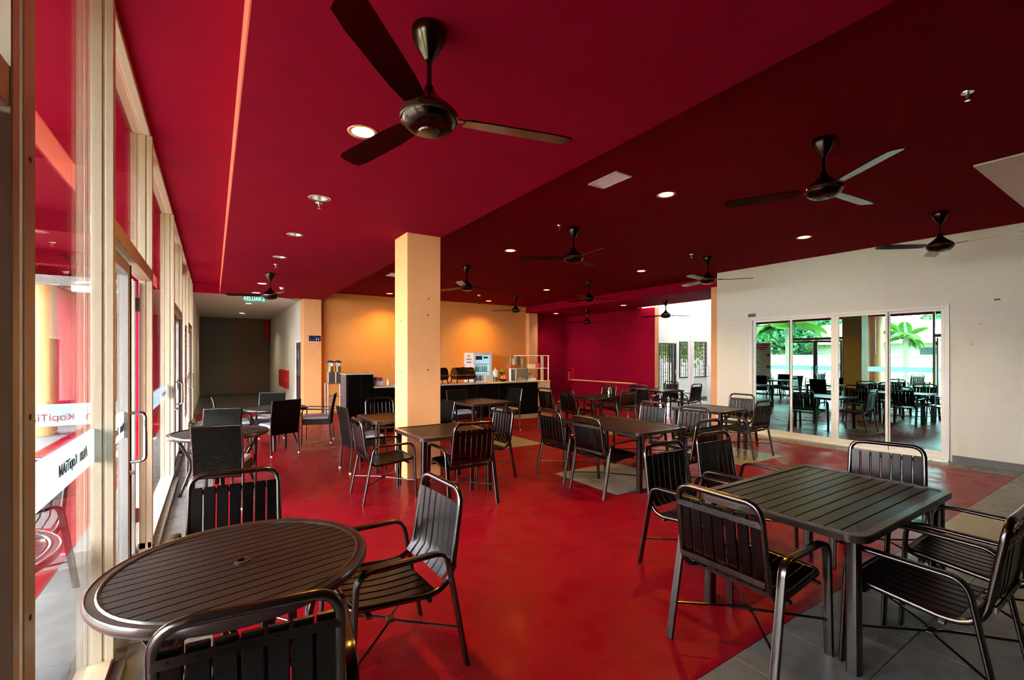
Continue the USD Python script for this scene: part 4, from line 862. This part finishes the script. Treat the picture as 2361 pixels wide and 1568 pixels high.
for y in (-4, 0, 4): wn = obj('window', bx(3.98, y - .7, 1, 4.04, y + .7, 2.3), 'print_ink', hs)
def frond(L, droop, n=46, q=None):
    q = q or R; c = [(L * s * (1 - .15 * s), 0, L * (.5 * s - droop * s * s)) for s in np.linspace(0, 1, 12)]; c = np.array(c)
    ms = [sweep(c, section2(.014, 5))]; v, f = [], []
    for k in range(n):
        s = .15 + .85 * k / n; i = s * 11; a = c[int(i)] + (c[min(11, int(i) + 1)] - c[min(11, int(i))]) * (i % 1); l = L * .30 * math.sin(PI * (.12 + .8 * s)) + .08
        for sd in (-1, 1):
            b = len(v); v += [a, a + [l * .32 + .012, sd * l * .5, -l * .12], a + [l * .55, sd * l * .8, -l * .6], a + [l * .30 - .012, sd * l * .5, -l * .15]]; f += [(b, b + 1, b + 2), (b, b + 2, b + 3)]
    ms.append(trimesh.Trimesh(np.array(v), f, process=False)); return trimesh.util.concatenate(ms)
FR = [frond(2.0, .55), frond(1.8, .8), frond(2.1, .35)]
def palm(label, loc, h, nf=13, s=1.0):
    t = thing('palm_tree', label, 'palm', loc, R.uniform(0, 90))
    obj('trunk', lathe([(.0, 0), (.16, 0)] + [(.11 + (.012 if k % 2 else 0), .1 + (h - .1) * k / 14) for k in range(15)] + [(0, h)], 10), 'bark', t)
    for k in range(nf):
        obj('frond', tr(tr(FR[k % 3], ry=-R.uniform(-30, 40)), rz=k * 137.5).apply_scale(s).apply_translation((0, 0, h)), 'leaf_palm', t, smooth=False)
palm('slender palm standing alone beyond the terrace railing', (-12, 8.6, -.15), 2.75, 12, .55)
palm('tall palm at the left of the mirror door view', (-10.2, 13.6, -.15), 3.7, 15, 1.15); palm('palm with long fronds at the far left of the mirror door view', (-10.6, 18.6, -.15), 3.9, 15, 1.2); palm('low young palm behind the terrace chairs', (-12.5, 11.3, -.15), .9, 10, .45)
def tree(label, loc, h, w, n, leafm, name='tree'):
    t = thing(name, label, 'tree', loc); r = np.random.default_rng(int(abs(loc[0] * 7 + loc[1] * 13)))
    obj('trunk', lathe([(0, 0), (.22, 0), (.14, h * .5), (.08, h * .8), (0, h * .8)], 9), 'bark', t)
    cl = r.normal(size=(14, 3)); cl /= np.linalg.norm(cl, axis=1, keepdims=True); cl = cl * [w * .55, w * .55, h * .22] * r.uniform(.4, 1, (14, 1)) + [0, 0, h * .72]
    c = cl[r.integers(0, 14, n)] + r.normal(size=(n, 3)) * [w * .18, w * .18, h * .08]; a = r.normal(size=(n, 3)); a /= np.linalg.norm(a, axis=1, keepdims=True); b = np.cross(a, r.normal(size=(n, 3))); b /= np.linalg.norm(b, axis=1, keepdims=True); L = r.uniform(.22, .5, (n, 1)) * (1 if h > 5 else .6)
    v = np.stack([c, c + a * L * .5 + b * L * .3, c + a * L, c + a * L * .5 - b * L * .3], 1).reshape(-1, 3); i = np.arange(n)[:, None] * 4
    obj('foliage', trimesh.Trimesh(v, np.vstack([i + [0, 1, 2], i + [0, 2, 3]]), process=False), leafm, t, smooth=False, kind='stuff')
tree('broad green tree behind the left end of the bungalow', (-37, 23, -.15), 7.0, 5.5, 5000, 'leaf_tree'); tree('rounded green tree behind the right end of the bungalow', (-36.5, 11.5, -.15), 6.4, 4.5, 5000, 'leaf_tree'); tree('leafy tree behind the tall palms', (-19.8, 18.8, -.15), 5.2, 4.2, 5000, 'leaf_tree'); tree('light green tree left of the tall palms', (-17, 26, -.15), 6, 3.4, 4000, 'leaf_fresh'); tree('small fresh green tree at the garden wall', (-15.4, 5.6, -.15), 2.6, 1.4, 1500, 'leaf_fresh')
tree('low leafy tree close behind the barred annex window', (16.2, 12.2, -.1), 3.0, 1.5, 2200, 'leaf_fresh'); tree('bushy tree close behind the barred annex gate', (17.8, 15.0, -.1), 3.6, 1.9, 2200, 'leaf_fresh')
tree('sunlit green bush tree outside the barred annex window', (13.9, 13.6, -.1), 4.0, 1.6, 2200, 'leaf_fresh'); tree('green tree outside the barred annex gate', (19.5, 18.5, -.1), 5.5, 3.6, 2200, 'leaf_fresh')
